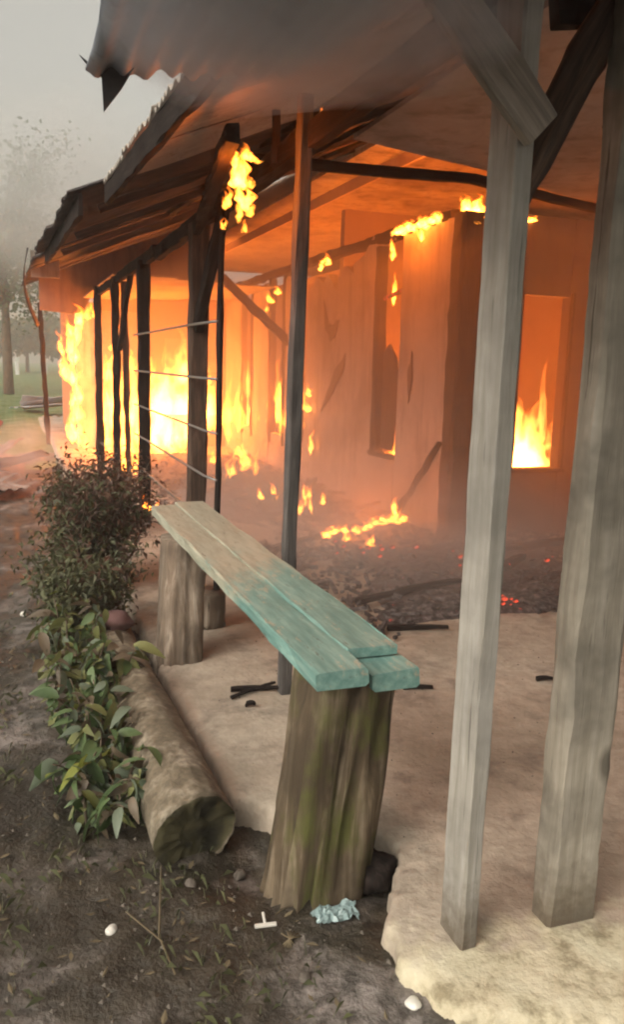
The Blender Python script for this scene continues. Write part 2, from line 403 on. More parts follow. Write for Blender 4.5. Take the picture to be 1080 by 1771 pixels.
ragged_wall('wall_panel', rag((6.9, 0), (8.8, 0), 3, 0, 1)+rag((8.8, 0), (8.7, 2.1), 14, .16, 22)+rag((8.7, 2.1), (6.9, 2.36), 12, .22, 13)+rag((6.9, 2.36), (6.9, 0), 8, .03, 24), WX, WT, M['wall'])
for y0, y1, z in ((9.2, 9.5, 2.3), (10.2, 10.9, 2.3), (11.5, 12.5, 2.35)):
    ragged_wall('wall_panel', rag((y0, 0), (y1, 0), 2, 0, y0)+rag((y1, 0), (y1, z), 9, .08, y0+1)+rag((y1, z), (y0, z), 4, .1, y0+2)+rag((y0, z), (y0, 0), 9, .08, y0+3), WX, WT, M['wall'])
wall_piece(WX+.01, WX+WT-.01, 8.8, 11.5, 0, .42, M['wall'])
# window in the side wall
win = link('window', None, parent=house, loc=(WX, 6.64, .5))
for (a, b, s) in (((WX+.03, 6.84, .5), (WX+.03, 6.86, 2.35), .09), ((WX+.05, 6.415, .5), (WX+.05, 6.415, 1.75), .035)):
    timber('frame', a, b, s, s, M['char'], win, jit=.008)
timber('sill', (WX+.02, 6.41, .51), (WX+.02, 6.9, .51), .10, .04, M['char'], win)
timber('frame_rail', (WX+.05, 6.43, 1.95), (WX+.05, 6.82, 1.90), .03, .03, M['ember'], win)
v = [(WX+.05, 6.44, .56), (WX+.05, 6.80, .56), (WX+.05, 6.80, 1.42), (WX+.05, 6.68, 1.5), (WX+.05, 6.55, 1.38), (WX+.05, 6.44, 1.2)]
v += [(a+.02, b, c) for a, b, c in v]
link('charred_panel', mesh('panel', v, [(0,1,2,3,4,5), (11,10,9,8,7,6)] + [(i, i+6, (i+1) % 6+6, (i+1) % 6) for i in range(6)]), M['scorch'], win)
for y, z, sh in ((8.0, 1.55, [(0, 0), (.10, .25), (.2, .42), (.14, .12), (-.25, .2), (-.12, .02)]), (7.9, 1.0, [(0, 0), (-.3, .25), (-.34, .42), (-.05, .24), (.3, -.2)]), (6.15, 1.15, [(0, -.15), (.03, .1), (-.03, .28), (-.06, .05)])):
    sh = [q for (a, b), (a2, b2) in zip(sh, sh[1:]+sh[:1]) for q in [(a+(a2-a)*k/6+.035*n3(k*2.1+a*9, b*9, 3)*(k > 0), b+(b2-b)*k/6+.045*n3(k*2.3+b*9, a*9, 5)*(k > 0)) for k in range(6)]]
    n = len(sh); v = [(WX-.012, y+a, z+b) for a, b in sh]+[(WX-.004, y+a, z+b) for a, b in sh]
    link('peeling_scrap', mesh('scrap', v, [tuple(range(n)), tuple(range(2*n-1, n-1, -1))]+[(i, i+n, (i+1) % n+n, (i+1) % n) for i in range(n)]), M['wall_dark'], house)
# front wall (plane y = 5.43): window x 3.69-4.12, z .53-1.87
wall_piece(WX+.14, 3.69, WY, WY+WT, 0, 2.45, M['wall_dark'])
wall_piece(4.13, 9, WY, WY+WT, 0, 2.45, M['wall_dark'])
wall_piece(3.692, 4.128, WY+.002, WY+WT-.002, 0, .53, M['wall_dark'])
wall_piece(3.692, 4.128, WY+.002, WY+WT-.002, 1.87, 2.45, M['wall_dark'])
win2 = link('window', None, parent=house, loc=(3.9, WY, .53))
timber('frame', (3.675, WY-.012, .50), (3.675, WY-.012, 1.90), .03, .03, M['char'], win2)
timber('frame', (4.145, WY-.012, .50), (4.145, WY-.012, 1.90), .03, .03, M['char'], win2)
timber('sill', (3.66, WY-.02, .515), (4.16, WY-.02, .515), .06, .03, M['char'], win2)
timber('corner_post', (WX+.06, WY+.02, 0), (WX+.06, WY+.02, 2.42), .17, .17, M['scorch'], house, jit=.012)
timber('corner_board', (3.33, WY-.03, .05), (3.36, WY-.03, 2.40), .16, .03, M['char'], house, jit=.008)
# inner walls, roof and floor of the burning rooms
wall_piece(WX+.2, 9, 8.2, 8.3, 0, 2.9, M['wall_in'], 'inner_wall')
wall_piece(6.4, 6.5, 5.6, 8.2, 0, 2.9, M['wall_in'], 'inner_wall')
wall_piece(5.3, 5.4, 8.3, 17, 0, 2.9, M['wall_in'], 'inner_wall')
wall_piece(3.0, 9, 3.4, 17, 3.16, 3.2, M['ceil'], 'inner_ceiling')
v = [(3.33, 1.9, 3.05), (3.33, 17, 3.05), (3.33, 17, 3.90), (3.33, 1.9, 3.24)]; v += [(a+.03, b, c) for a, b, c in v]
link('attic_wall', mesh('attic', v, [(0, 1, 2, 3), (7, 6, 5, 4)]+[(i, i+4, (i+1) % 4+4, (i+1) % 4) for i in range(4)]), M['wall_in'], house)
wall_piece(-.0+.95, 6, 17, 17.1, 0, 2.4, M['wall_in'], 'inner_wall')

# end wall across the verandah (plane y = 12.5): window x 2.0-3.1, z .47-1.62
def wp_y(x0, x1, z0, z1, mat=M['wall'], y=12.5, t=.08): return link('wall_panel', box_mesh(x0, x1, y, y+t, z0, z1), mat, house)
wp_y(.90, 1.18, 0, 1.95); wp_y(1.18, 1.95, 0, .35, M['wall_dark']); wp_y(1.95, 3.12, .0, .44, M['scorch'])
wp_y(1.95, 2.2, 1.12, 2.2, M['wall_dark']); wp_y(2.2, 3.12, 1.64, 2.3, M['wall_dark']); wp_y(1.18, 1.95, 2.0, 2.3, M['wall_dark'])
v = [(.42, 12.52, 1.97), (1.0, 12.52, 1.93), (1.2, 12.52, 2.32), (3.12, 12.52, 2.32), (3.12, 12.52, 3.5), (.9, 12.52, 2.62), (.42, 12.52, 2.40)]
v += [(a, b+.06, c) for a, b, c in v]; n = 7
link('gable_panel', mesh('gable', v, [tuple(range(n)), tuple(range(2*n-1, n-1, -1))]+[(i, i+n, (i+1) % n+n, (i+1) % n) for i in range(n)]), M['wall_dark'], house)
for x in (1.2, 1.52, 1.93, 2.62, 3.1): timber('wall_stud', (x, 12.46, 0), (x+.02, 12.46, 2.2), .07, .06, M['char'], house, jit=.01)
timber('window_rail', (1.95, 12.44, 1.12), (3.1, 12.44, 1.12), .05, .05, M['char'], house)
timber('window_rail', (1.95, 12.44, .47), (3.1, 12.44, .45), .06, .06, M['scorch'], house)
for y in (9.0, 9.55, 10.1, 10.95, 11.45): timber('wall_stud', (WX+.03, y, .3), (WX+.03, y+.03, 2.35), .08, .07, M['char'], house, jit=.012)
timber('wall_plate', (WX+.05, 5.6, 2.43), (WX+.05, 12.5, 2.40), .10, .08, M['char'], house, jit=.012)

# verandah posts, beam and braces
timber('verandah_post', (.93, 1.45, 0), (.935, 1.45, 2.06), .042, .098, M['post'], house, jit=.0018, cham=.09, rings=60)['label'] = 'narrow grey sawn post standing on the broken concrete edge'
timber('verandah_post', (1.215, 1.44, 0), (1.235, 1.44, 2.10), .135, .078, M['post_rough'], house, jit=.0035, cham=.12, rings=60)['label'] = 'broad weathered post beside the narrow one'
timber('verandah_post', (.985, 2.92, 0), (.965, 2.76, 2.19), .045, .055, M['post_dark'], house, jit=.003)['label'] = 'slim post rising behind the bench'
timber('verandah_post', (.95, 4.46, 0), (.97, 4.44, 2.02), .10, .09, M['scorch'], house, jit=.006)
timber('verandah_post', (.96, 6.40, 0), (.97, 6.40, 2.04), .085, .085, M['char'], house, jit=.006)
timber('verandah_post', (.97, 8.23, 0), (.97, 8.23, 2.06), .07, .07, M['char'], house, jit=.01)
timber('verandah_post', (1.10, 8.40, 0), (1.08, 8.40, 2.06), .05, .06, M['char'], house, jit=.01)
timber('verandah_post', (.97, 9.9, 0), (.97, 9.9, 2.12), .08, .08, M['char'], house, jit=.01)
timber('verandah_post', (.50, 13.0, .0), (.44, 13.0, 2.1), .06, .06, M['char'], house, jit=.012)
timber('verandah_beam', (.995, .6, 2.085), (.995, 5.9, 2.035), .055, .085, M['char'], house, jit=.006)
timber('verandah_beam', (.985, 5.9, 2.05), (.985, 9.9, 2.06), .05, .08, M['char'], house, jit=.006)
timber('brace', (.95, 4.38, 1.47), (.96, 3.84, 2.03), .05, .065, M['char'], house, jit=.006)
timber('brace', (.955, 4.44, 1.98), (.66, 2.55, 1.985), .05, .05, M['char'], house, jit=.006)
timber('brace', (1.0, 8.15, 1.4), (1.0, 7.3, 2.05), .05, .05, M['char'], house, jit=.006)
# braces at the near posts
timber('brace', (.685, 1.385, 2.0), (.955, 1.385, 1.745), .03, .085, M['brace_grey'], house, jit=.004, roll=R(90))['label'] = 'flat grey board slanting down to the narrow post'
timber('brace', (1.20, 1.50, 2.06), (.955, 1.50, 1.60), .062, .062, M['scorch'], house, jit=.012, round_=True)['label'] = 'dark knotty pole slanting into the narrow post'
timber('brace', (.965, 1.49, 1.64), (.955, 1.49, 1.28), .052, .05, M['post_rough'], house, jit=.014, round_=True, taper=.5)
timber('brace', (1.33, 1.50, 2.02), (1.22, 1.50, 1.80), .05, .05, M['scorch'], house, jit=.006)
timber('roof_board', (1.12, 1.62, 2.11), (1.7, 1.66, 2.22), .03, .16, M['char'], house, jit=.004)

# roof: corrugated sheets on a plane that falls to the eave
def rz(x): return 1.865 + .42*(x-.2)
def rz_near(x): return 1.875 + .12*(x-.2) + .5*max(0, x-.62)
def corr(name, x0, x1, y0, y1, along, mat, parent, dz=0, amp=.010, wl=.06, droop=0, raged=.0, zf=rz, seed=0):
    """along='x': ridges run down the slope; 'y': ridges run along the house"""
    if along == 'x': na, nb = max(4, int((x1-x0)/.12)), int((y1-y0)/wl*6)
    else: na, nb = int((x1-x0)/wl*6), max(4, int((y1-y0)/.12))
    v = []; th = .004
    for s in (0, 1):
        for j in range(nb+1):
            for i in range(na+1):
                x = x0+(x1-x0)*i/na; y = y0+(y1-y0)*j/nb
                ph = (y if along == 'x' else x)/wl*2*math.pi
                if i == 0: x += raged*n3(y*6, seed, 3)
                if j == nb: y += raged*n3(x*14, seed, 9)
                d = droop*max(0, (.45-(x-x0)))**2
                z = zf(x)+dz+.046*max(0, y-1.83)+amp*math.sin(ph)-d+.012*n3(x*2, y*2, seed)
                v.append((x, y, z+th*s))
    N = (na+1)*(nb+1); f = []
    for j in range(nb):
        for i in range(na):
            a = j*(na+1)+i; b = a+1; c = b+na+1; d = a+na+1
            f.append((d, c, b, a)); f.append((a+N, b+N, c+N, d+N))
    def edge(seq):
        for p, q in zip(seq, seq[1:]): f.append((p, q, q+N, p+N))
    edge([i for i in range(na+1)]); edge([j*(na+1)+na for j in range(nb+1)])
    edge([nb*(na+1)+i for i in range(na, -1, -1)]); edge([j*(na+1) for j in range(nb, -1, -1)])
    return link(name, mesh(name, v, f, True), mat, parent)
roof = link('roof', None, parent=house, loc=(1, 4, 2.1))
corr('roofing_sheet', .165, 2.6,   .7, 1.83, 'y', M['tin_near'], roof, dz=.0, amp=.008, wl=.05, raged=.03, seed=1, zf=rz_near)
flap = [(.17, 1.80, 1.872), (.26, 1.80, 1.885), (.235, 1.82, 1.845), (.20, 1.83, 1.80), (.195, 1.81, 1.86), (.15, 1.79, 1.89)]
flap += [(a, b+.004, c) for a, b, c in flap]
link('torn_flap', mesh('flap', flap, [(0,1,2,3,4,5), (11,10,9,8,7,6)]+[(i, i+6, (i+1) % 6+6, (i+1) % 6) for i in range(6)]), M['tin'], roof)
yy = 1.86
for k, (y1, xe, mat) in enumerate(((2.60, .43, 'tin_under'), (3.30, .43, 'tin_under'), (4.02, .43, 'tin_under'), (4.75, .27, 'tin_burnt'), (5.5, .27, 'tin_burnt'), (6.3, .24, 'tin_burnt'), (7.1, .22, 'tin_burnt'), (7.85, .24, 'tin_burnt'), (8.5, .3, 'tin_burnt'))):
    corr('roofing_sheet', xe, 3.3, yy, y1+.03, 'x', M[mat], roof, dz=.01*(k % 2)+.03, raged=.02, seed=k+3); yy = y1
yy = 8.45
for k in range(9):
    y1 = yy+.95
    corr('roofing_sheet', .25+.05*n3(k, 2, 2), 3.3, yy, y1+.03, 'x', M['tin_burnt'], roof, dz=.05+.01*(k % 2), raged=.03, seed=k+23); yy = y1
timber('fascia_board', (.445, 1.86, 1.945), (.445, 4.0, 2.04), .022, .085, M['char'], roof, jit=.004)
timber('fascia_board', (.33, 4.0, 1.99), (.33, 7.8, 2.165), .025, .10, M['char'], roof, jit=.006)
for x in (1.42, 2.2, 2.9):
    timber('purlin', (x, 4.1 if x > 1.5 else 1.9, rz(x)+.05), (x, 8.0, rz(x)+.25), .05, .04, M['char'], roof, jit=.005)
for y in (4.5, 6.1, 7.7):
    xe = 1.5 if y < 4 else 3.2
    timber('rafter', (.46, y, rz(.46)-.035+.046*(y-1.83)), (xe, y, rz(xe)-.035+.046*(y-1.83)), .035, .05, M['scorch'], roof, jit=.005)
timber('hanger', (.96, 3.08, 2.04), (.96, 3.06, 2.22), .026, .026, M['char'], roof, jit=.003)
# ceiling near the camera, and the higher boards beyond
ce = [(1.45, .7, 2.33), (6.5, .7, 2.40), (6.5, 4.9, 2.40), (3.19, 4.28, 2.33), (2.33, 3.86, 2.31), (1.5, 3.62, 2.31)]
v = ce+[(a, b, c+.02) for a, b, c in ce]
link('ceiling', mesh('ceiling', v, [(5,4,3,2,1,0), (6,7,8,9,10,11)]+[(i, (i+1) % 6, (i+1) % 6+6, i+6) for i in range(6)]), M['ceil_dark'], house)
timber('ceiling_beam', (1.0, 3.62, 2.17), (2.36, 4.02, 2.30), .04, .05, M['char'], house)
timber('ceiling_beam', (2.36, 4.02, 2.30), (4.4, 5.0, 2.40), .04, .05, M['char'], house)
for k, (x0, x1) in enumerate(((1.02, 1.7), (1.71, 2.4), (2.41, 3.1))):
    wall_piece(x0, x1, 8.8+.5*k, 12.44, 2.16+.03*k, 2.175+.03*k, M['ceil'], 'ceiling_panel')
timber('fallen_board', (1.9, 7.6, 2.05), (2.75, 8.3, 1.55), .03, .14, M['scorch'], house, jit=.008)
v = []
for i in range(13):
    t = i/12; z = 2.62-.95*t; x = .25-.10*math.sin(t*math.pi)+.07*t
    v += [(x, 10.9, z), (x+.05*t, 11.35, z+.05), (x+.012, 10.9, z), (x+.05*t+.012, 11.35, z+.05)]
f = []
for i in range(12):
    a = i*4; b = a+4
    f += [(a, b, b+1, a+1), (a+3, b+3, b+2, a+2), (a+2, b+2, b, a), (a+1, b+1, b+3, a+3)]
f += [(0, 1, 3, 2), (50, 51, 49, 48)]
link('hanging_sheet', mesh('hanging_sheet', v, f, True), M['tin_burnt'], roof)
wall_piece(.28, .62, 10.95, 10.98, 2.28, 2.6, M['ceil'], 'gable_board')

# wire strands on the far posts
fence = tag(empty('wire_fence', (.97, 3.87, 0)), 'five strand wire fence on a thin pole past the bench', 'fence')
timber('pole', (.935, 3.88, 0), (.945, 3.84, 2.02), .028, .028, M['char'], fence, jit=.004, round_=True)
for z in (.49, .73, .96, 1.22, 1.49):
    p = [(.925-.02*min(1, k), 3.845+(6.5-3.845)*k/14, z+.003*n3(k, z*9, 2)) for k in range(15)]
    tube('strand', p, .007, M['wire'], fence, 6)

# ------------------------------------------------------------------ bench
bench = tag(empty('bench', (.7, 1.8, -.08)), 'teal painted plank bench on wooden stump legs, worn paint, far end tinted beige for firelight', 'bench')
def plank(x, y0, y1, z, wx, th, x1=None, **kw):
    return timber('plank', (x, y0, z+.028-th/2), (x if x1 is None else x1, y1, z+.028-th/2), wx, th, M['paint'], bench, cham=.12, **kw)
plank(.728, 1.715, 4.08, .545, .135, .045, .71, jit=.004)
plank(.885, 1.735, 4.0, .520, .135, .05, .86, jit=.004)
plank(.862, 1.835, 4.14, .552, .145, .026, .848, jit=.003)
timber('cleat', (.808, 1.755, .533), (.808, 1.95, .533), .022, .03, M['paint'], bench, jit=.003)
def stump(name, base, top, a, b, mat, parent, seed, seg=44, rings=36, groove=.055, rag_=.12):
    v = []; base, top = Vector(base), Vector(top)
    for i in range(rings+1):
        t = i/rings; c = base.lerp(top, t)
        for k in range(seg):
            th = 2*math.pi*k/seg; ca, sa = math.cos(th), math.sin(th)
            se = (abs(ca)**3.2+abs(sa)**3.2)**(-1/3.2)
            g = n3(ca*5+seed, sa*5, t*.6+seed); g2 = n3(ca*11+seed, sa*11, t*1.6)
            r = se*(1 + .06*n3(ca*1.5, sa*1.5, t*3+seed)) - (groove*(1.3-.7*t)*(max(0, g-.05)*3.2) + groove*.4*max(0, g2))/a
            z = c.z
            if t < .15: z -= rag_*(1-t/.15)*n3(ca*5, sa*5, seed+4)
            v.append((c.x+a*r*ca, c.y+b*r*sa, z))
    f = [(i*seg+k, i*seg+(k+1) % seg, (i+1)*seg+(k+1) % seg, (i+1)*seg+k) for i in range(rings) for k in range(seg)]
    f.append(tuple(range(seg-1, -1, -1))); f.append(tuple(range(rings*seg, rings*seg+seg)))
    return link(name, mesh(name, v, f, True), mat, parent)
stump('leg', (.71, 1.83, -.12), (.80, 1.855, .523), .138, .10, M['stump'], bench, 3)['label'] = 'broad mossy split stump at the near end'
stump('leg', (.655, 3.42, -.06), (.70, 3.52, .526), .098, .11, M['stump_far'], bench, 9, groove=.012)['label'] = 'peeling bark stump at the far end'

# ------------------------------------------------------------------ edging log
def log(name, p0, p1, r0_, r1_, seed, tilt=.1):
    p0, p1 = Vector(p0), Vector(p1); d = (p1-p0).normalized(); a = d.cross(Vector((0, 0, 1))).normalized(); b = a.cross(d)
    seg, rings = 56, 70; v = []; mi = []
    for i in range(rings+1):
        t = i/rings; c = p0.lerp(p1, t)+Vector((.02*n3(t*2, seed, 0), 0, .015*n3(t*3, seed, 2)))
        r = r0_+(r1_-r0_)*t
        for k in range(seg):
            th = 2*math.pi*k/seg
            q = r*(1+.07*n3(math.cos(th)*1.6, math.sin(th)*1.6, t*4+seed)+.04*n3(math.cos(th)*5, math.sin(th)*5, t*9+seed)-.06*max(0, n3(math.cos(th)*7, math.sin(th)*7, t*2.5+seed)))
            off = d*(tilt*math.cos(th+.8)*q/r*.4)*(1-t if i == 0 else 0)
            v.append(c+a*math.cos(th)*q+b*math.sin(th)*q+off)
    f = [(i*seg+k, i*seg+(k+1) % seg, (i+1)*seg+(k+1) % seg, (i+1)*seg+k) for i in range(rings) for k in range(seg)]
    mi = [0]*len(f)
    # cut faces with a hollowed, rough middle
    for base, s in ((0, -1), (rings*seg, 1)):
        c = sum((v[base+k] for k in range(seg)), Vector())/seg
        prev = [base+k for k in range(seg)]
        for ring in (.72, .38):
            cur = []
            for k in range(seg):
                q = c.lerp(v[base+k], ring)-d*s*(.010+.018*n3(k*.5, ring*7, seed)); cur.append(len(v)); v.append(q)
            for k in range(seg):
                qd = (prev[k], cur[k], cur[(k+1) % seg], prev[(k+1) % seg]); f.append(qd if s < 0 else qd[::-1]); mi.append(1)
            prev = cur
        f.append(tuple(prev[::-1]) if s < 0 else tuple(prev)); mi.append(1)
    me = mesh(name, v, f, True, mi); return link(name, me, [M['bark'], M['cut']])
tag(log('edging_log', (.435, 2.05, .0), (.40, 3.75, .0), .122, .10, 4), 'thick mossy log lying along the verandah floor edge', 'log')
o = stump('small_stump', (.86, 3.86, -.0), (.86, 3.86, .17), .11, .10, M['stump_far'], None, 17, groove=.01); tag(o, 'short dark stump on the floor behind the far bench leg', 'stump')

# ------------------------------------------------------------------ plants
def leaf_mesh(L, W, curl, fold, seed=0):
    v = []; f = []; n = 5
    for i in range(n+1):
        t = i/n; wv = W*.5*math.sin(math.pi*min(1, t*.93+.05))**.8*(1-.25*t); z = -curl*L*t*t
        v += [(-wv, L*t, z+fold*wv), (0, L*t, z), (wv, L*t, z+fold*wv)]
    for i in range(n):
        a = i*3; f += [(a, a+1, a+4, a+3), (a+1, a+2, a+5, a+4)]
    return mesh('leaf', v, f, True)
LM = {}
for k in ('leaf', 'leaf_grey', 'leaf_olive', 'leaf_yellow', 'leaf_dead'):
    LM[k] = []
    for L, W, c, fo in ((.078, .044, .35, .3), (.06, .036, .6, .25), (.092, .046, .7, .4), (.045, .028, .3, .2), (.072, .03, .9, .5)):
        me = leaf_mesh(L, W, c, fo); me.materials.append(M[k]); LM[k].append(me)
def leafy(loc, nst, h, spread, nleaf, label, seed, pal):
    rnd = random.Random(seed); x, y = loc; base = Vector((x, y, gz(x, y)-.02))
    root = tag(empty('leafy_plant', base), label, 'plant', 'broad leaved plants along the edging log')
    for s in range(nst):
        az = rnd.uniform(0, 2*math.pi); rr = rnd.uniform(.2, 1)*spread; hh = h*rnd.uniform(.55, 1)
        b = base+Vector((rnd.uniform(-.5, .5)*spread*.7, rnd.uniform(-.5, .5)*spread*.9, 0))
        e = b+Vector((math.cos(az)*rr*.7, math.sin(az)*rr, hh))
        pts = [b.lerp(e, t/6)+Vector((.02*n3(t, s, seed), .02*n3(t, s, seed+3), .05*math.sin(t/6*math.pi))) for t in range(7)]
        tube('stem', pts, [.006-.0006*t for t in range(7)], M['stem'], root, 5)
        for q in range(nleaf):
            t = rnd.uniform(.25, 1); i = min(5, int(t*6)); p = pts[i].lerp(pts[i+1], t*6-i)
            k = rnd.choices(*pal)[0]; me = rnd.choice(LM[k])
            rot = Euler((rnd.uniform(-.9, .45), rnd.uniform(-.5, .5), rnd.uniform(0, 2*math.pi)), 'XYZ').to_matrix()
            rot = Matrix.Rotation(rnd.uniform(0, 6.28), 3, 'Z') @ Euler((rnd.uniform(-1.3, .5), rnd.uniform(-.9, .9), 0)).to_matrix()
            link('leaf', me, None, root, p+Vector((rnd.gauss(0, .02), rnd.gauss(0, .02), rnd.gauss(0, .02))), rot @ Matrix.Scale(rnd.uniform(.65, 1.25), 3))
pal1 = (['leaf', 'leaf_grey', 'leaf_olive', 'leaf_yellow', 'leaf_dead'], [5, 3, 2, .25, 1.5])
pal2 = (['leaf', 'leaf_grey', 'leaf_olive', 'leaf_yellow', 'leaf_dead'], [3, 2, 5, .4, 2.5])
leafy((.24, 2.38), 18, .25, .21, 16, 'glossy dark leaved plant beside the cut end of the log', 1, pal1)
leafy((.25, 2.75), 18, .31, .21, 16, 'grey green leafy plant leaning on the middle of the log', 2, pal1)
leafy((.26, 3.12), 18, .35, .22, 16, 'olive leaved plant by the middle of the log, behind the greener ones', 3, pal2)
leafy((.24, 3.55), 18, .40, .24, 15, 'yellowish leafy plant at the foot of the dark scrub', 4, pal2)
def shrub(name, c, rx, ry, h, n, label, seed, red, size=.035, cat='shrub'):
    rnd = random.Random(seed); base = Vector((c[0], c[1], gz(*c)))
    root = tag(empty(name, base), label, cat)
    tips = []
    for s in range(26):
        az = rnd.uniform(0, 6.283); e = base+Vector((math.cos(az)*rx*rnd.uniform(.2, .95), math.sin(az)*ry*rnd.uniform(.2, .95), h*rnd.uniform(.5, 1.02)))
        b = base+Vector((rnd.uniform(-.3, .3)*rx, rnd.uniform(-.3, .3)*ry, -.02))
        pts = [b.lerp(e, t/5)+Vector((.04*n3(t, s, seed), .04*n3(t, s, seed+2), .1*h*math.sin(t/5*math.pi))) for t in range(6)]
        tube('stem', pts, [.008-.0012*t for t in range(6)], M['stem'], root, 5); tips.append(pts)
    V = [[], []]; F = [[], []]
    for q in range(n):
        pts = rnd.choice(tips); t = rnd.uniform(.15, 1); i = min(4, int(t*5)); p = pts[i].lerp(pts[i+1], t*5-i)
        p = p+Vector((rnd.gauss(0, .06), rnd.gauss(0, .06), rnd.gauss(0, .045)))
        if p.z < base.z: p.z = base.z+.02
        pr = red*(p.z-base.z)/h + .25*(p.x-c[0])/rx
        k = 1 if rnd.random() < pr else 0
        L = size*rnd.uniform(.6, 1.7); W = L*rnd.uniform(.28, .5)
        m = Euler((rnd.uniform(-1.4, .9), rnd.uniform(-.6, .6), rnd.uniform(0, 6.28))).to_matrix()
        m = Matrix.Rotation(rnd.uniform(0, 6.28), 3, 'Z') @ m
        a = len(V[k])
        for l in ((0, 0, 0), (W*.5, L*.45, .12*L), (0, L, -.1*L), (-W*.5, L*.45, .12*L)): V[k].append(p+m @ Vector(l))
        F[k].append((a, a+1, a+2, a+3))
    for k in (0, 1):
        if F[k]: link('foliage', mesh('foliage', V[k], F[k]), M['scrub_red'] if k else M['scrub'], root)
shrub('scrub_bush', (.40, 4.75), .40, .62, .80, 8000, 'tall dark scrubby bush beside the far bench leg, singed at its top', 5, .75)
shrub('scrub_bush', (.30, 3.98), .32, .42, .50, 4600, 'lower green scrub in front of the tall dark bush', 6, .2)
shrub('scrub_bush', (.62, 6.2), .28, .8, .55, 2000, 'low scorched scrub at the foot of the far posts', 8, 1.0)

# ------------------------------------------------------------------ ash, embers and burnt timber
def heap(name, x0, x1, y0, y1, h, mat, seed, n=90, zmin=-.03):
    v = []; 
    for j in range(n+1):
        for i in range(n+1):
            x = x0+(x1-x0)*i/n; y = y0+(y1-y0)*j/n
            u, w_ = i/n*2-1, j/n*2-1
            e = smooth01(0, .35, 1-max(abs(u), abs(w_))+.25*n3(x*1.2, y*1.2, seed)-.1)
            hh = h*(.35+.5*fbm(x*1.6, y*1.6, seed, 4)+.45*abs(n3(x*7, y*7, seed))+.22*abs(n3(x*19, y*19, seed+2)))
            v.append((x, y, zmin+(hh-zmin)*e if e > 0 else zmin))
    f = [(j*(n+1)+i, j*(n+1)+i+1, (j+1)*(n+1)+i+1, (j+1)*(n+1)+i) for j in range(n) for i in range(n)]
    return link(name, mesh(name, v, f, False), mat)
tag(heap('ash_heap', 1.35, 5.6, 3.35, 5.42, .09, M['ash'], 3, 150), 'bed of ash and glowing embers across the floor below the front window', 'ash', kind='stuff')
tag(heap('ash_heap', 1.15, 3.12, 5.42, 12.4, .08, M['ash'], 8, 120), 'ash and smouldering rubble strewn along the side wall', 'ash', kind='stuff')
def rubble(name, n, region, mat, label, seed, s0, s1):
    rn = random.Random(seed); V = []; F = []
    for k in range(n):
        x0, x1, y0, y1 = region; x = rn.uniform(x0, x1); y = y0+(y1-y0)*rn.random()**.8
        if y > 5.38 and x > 3.0: continue
        if n3(x*1.1, y*1.1, seed)+.9*(y-y0)/(y1-y0) < -.05: continue
        L, W, H = rn.uniform(s0, s1)*(rn.choice((1, 1, 2, 4)) if s1 > .01 else 1), rn.uniform(s0, s1)*.7, rn.uniform(s0, s1)*.5
        m = Euler((rn.gauss(0, .3), rn.gauss(0, .3), rn.uniform(0, 6.28))).to_matrix(); c = Vector((x, y, H+rn.random()**2*.07*smooth01(y0, y0+.7, y))); b = len(V)
        for q in ((-1,-1,-1),(1,-1,-1),(1,1,-1),(-1,1,-1),(-1,-1,1),(1,-1,1),(1,1,1),(-1,1,1)): V.append(c+m @ Vector((q[0]*L*rn.uniform(.7, 1), q[1]*W*rn.uniform(.6, 1), q[2]*H*rn.uniform(.6, 1))))
        if s1 < .007 and edge_dist(x, y) < .01:
            for k2 in range(b, len(V)): V[k2].z += gz(x, y)
        F += [tuple(b+i for i in q) for q in ((3,2,1,0),(4,5,6,7),(0,1,5,4),(1,2,6,5),(2,3,7,6),(3,0,4,7))]
    tag(link(name, mesh(name, V, F), mat), label, 'rubble', kind='stuff')
rubble('charred_rubble', 1500, (1.2, 5.2, 3.0, 5.4), M['ash'], 'charred bits and rubble on the ash under the front window', 4, .006, .028)
rubble('charred_rubble', 1500, (1.1, 3.05, 4.3, 11), M['ash'], 'charred bits strewn along the side wall', 5, .01, .035)
rubble('soot_flakes', 420, (.62, 4, 1.7, 3.6), M['char'], 'black soot flakes sprinkled over the pale floor', 7, .001, .004)
rnd = random.Random(12)
def burnt(p0, p1, r, label, mat='char', name='charred_timber'):
    return tag(timber(name, p0, p1, r, r*.75, M[mat], None, jit=r*.16, taper=.35, bow=r*.4, rings=10), label, 'timber')
burnt((1.72, 3.88, .04), (2.40, 3.96, .10), .045, 'charred pole lying along the edge of the ash bed')
burnt((1.72, 3.50, .015), (2.02, 3.42, .02), .03, 'short black stick on the bare floor below the ash edge')
burnt((3.0, 6.15, .0), (3.06, 5.47, .74), .055, 'half burnt pole leaning against the corner of the house')
burnt((.78, 2.98, .015), (.98, 2.92, .02), .022, 'thin black twig of burnt wood under the bench')
burnt((.76, 2.90, .012), (.97, 2.99, .018), .014, 'finer crooked burnt twig crossing another under the bench')
burnt((.80, 2.82, .012), (.83, 2.80, .02), .022, 'black chip on the floor under the bench')
burnt((1.46, 2.80, .012), (1.58, 2.77, .012), .02, 'black splinter on the floor beyond the bench end')
burnt((2.05, 2.72, .012), (2.12, 2.70, .015), .022, 'black chip on the floor between the two near posts')
burnt((2.5, 3.85, .10), (2.95, 4.15, .16), .07, 'charred log end with embers behind the narrow post')
burnt((2.9, 4.5, .12), (3.9, 4.3, .22), .06, 'burnt beam lying in the ash below the front window')
burnt((1.6, 5.1, .06), (2.5, 5.6, .10), .05, 'blackened rafter fallen in the ash by the ground flames')
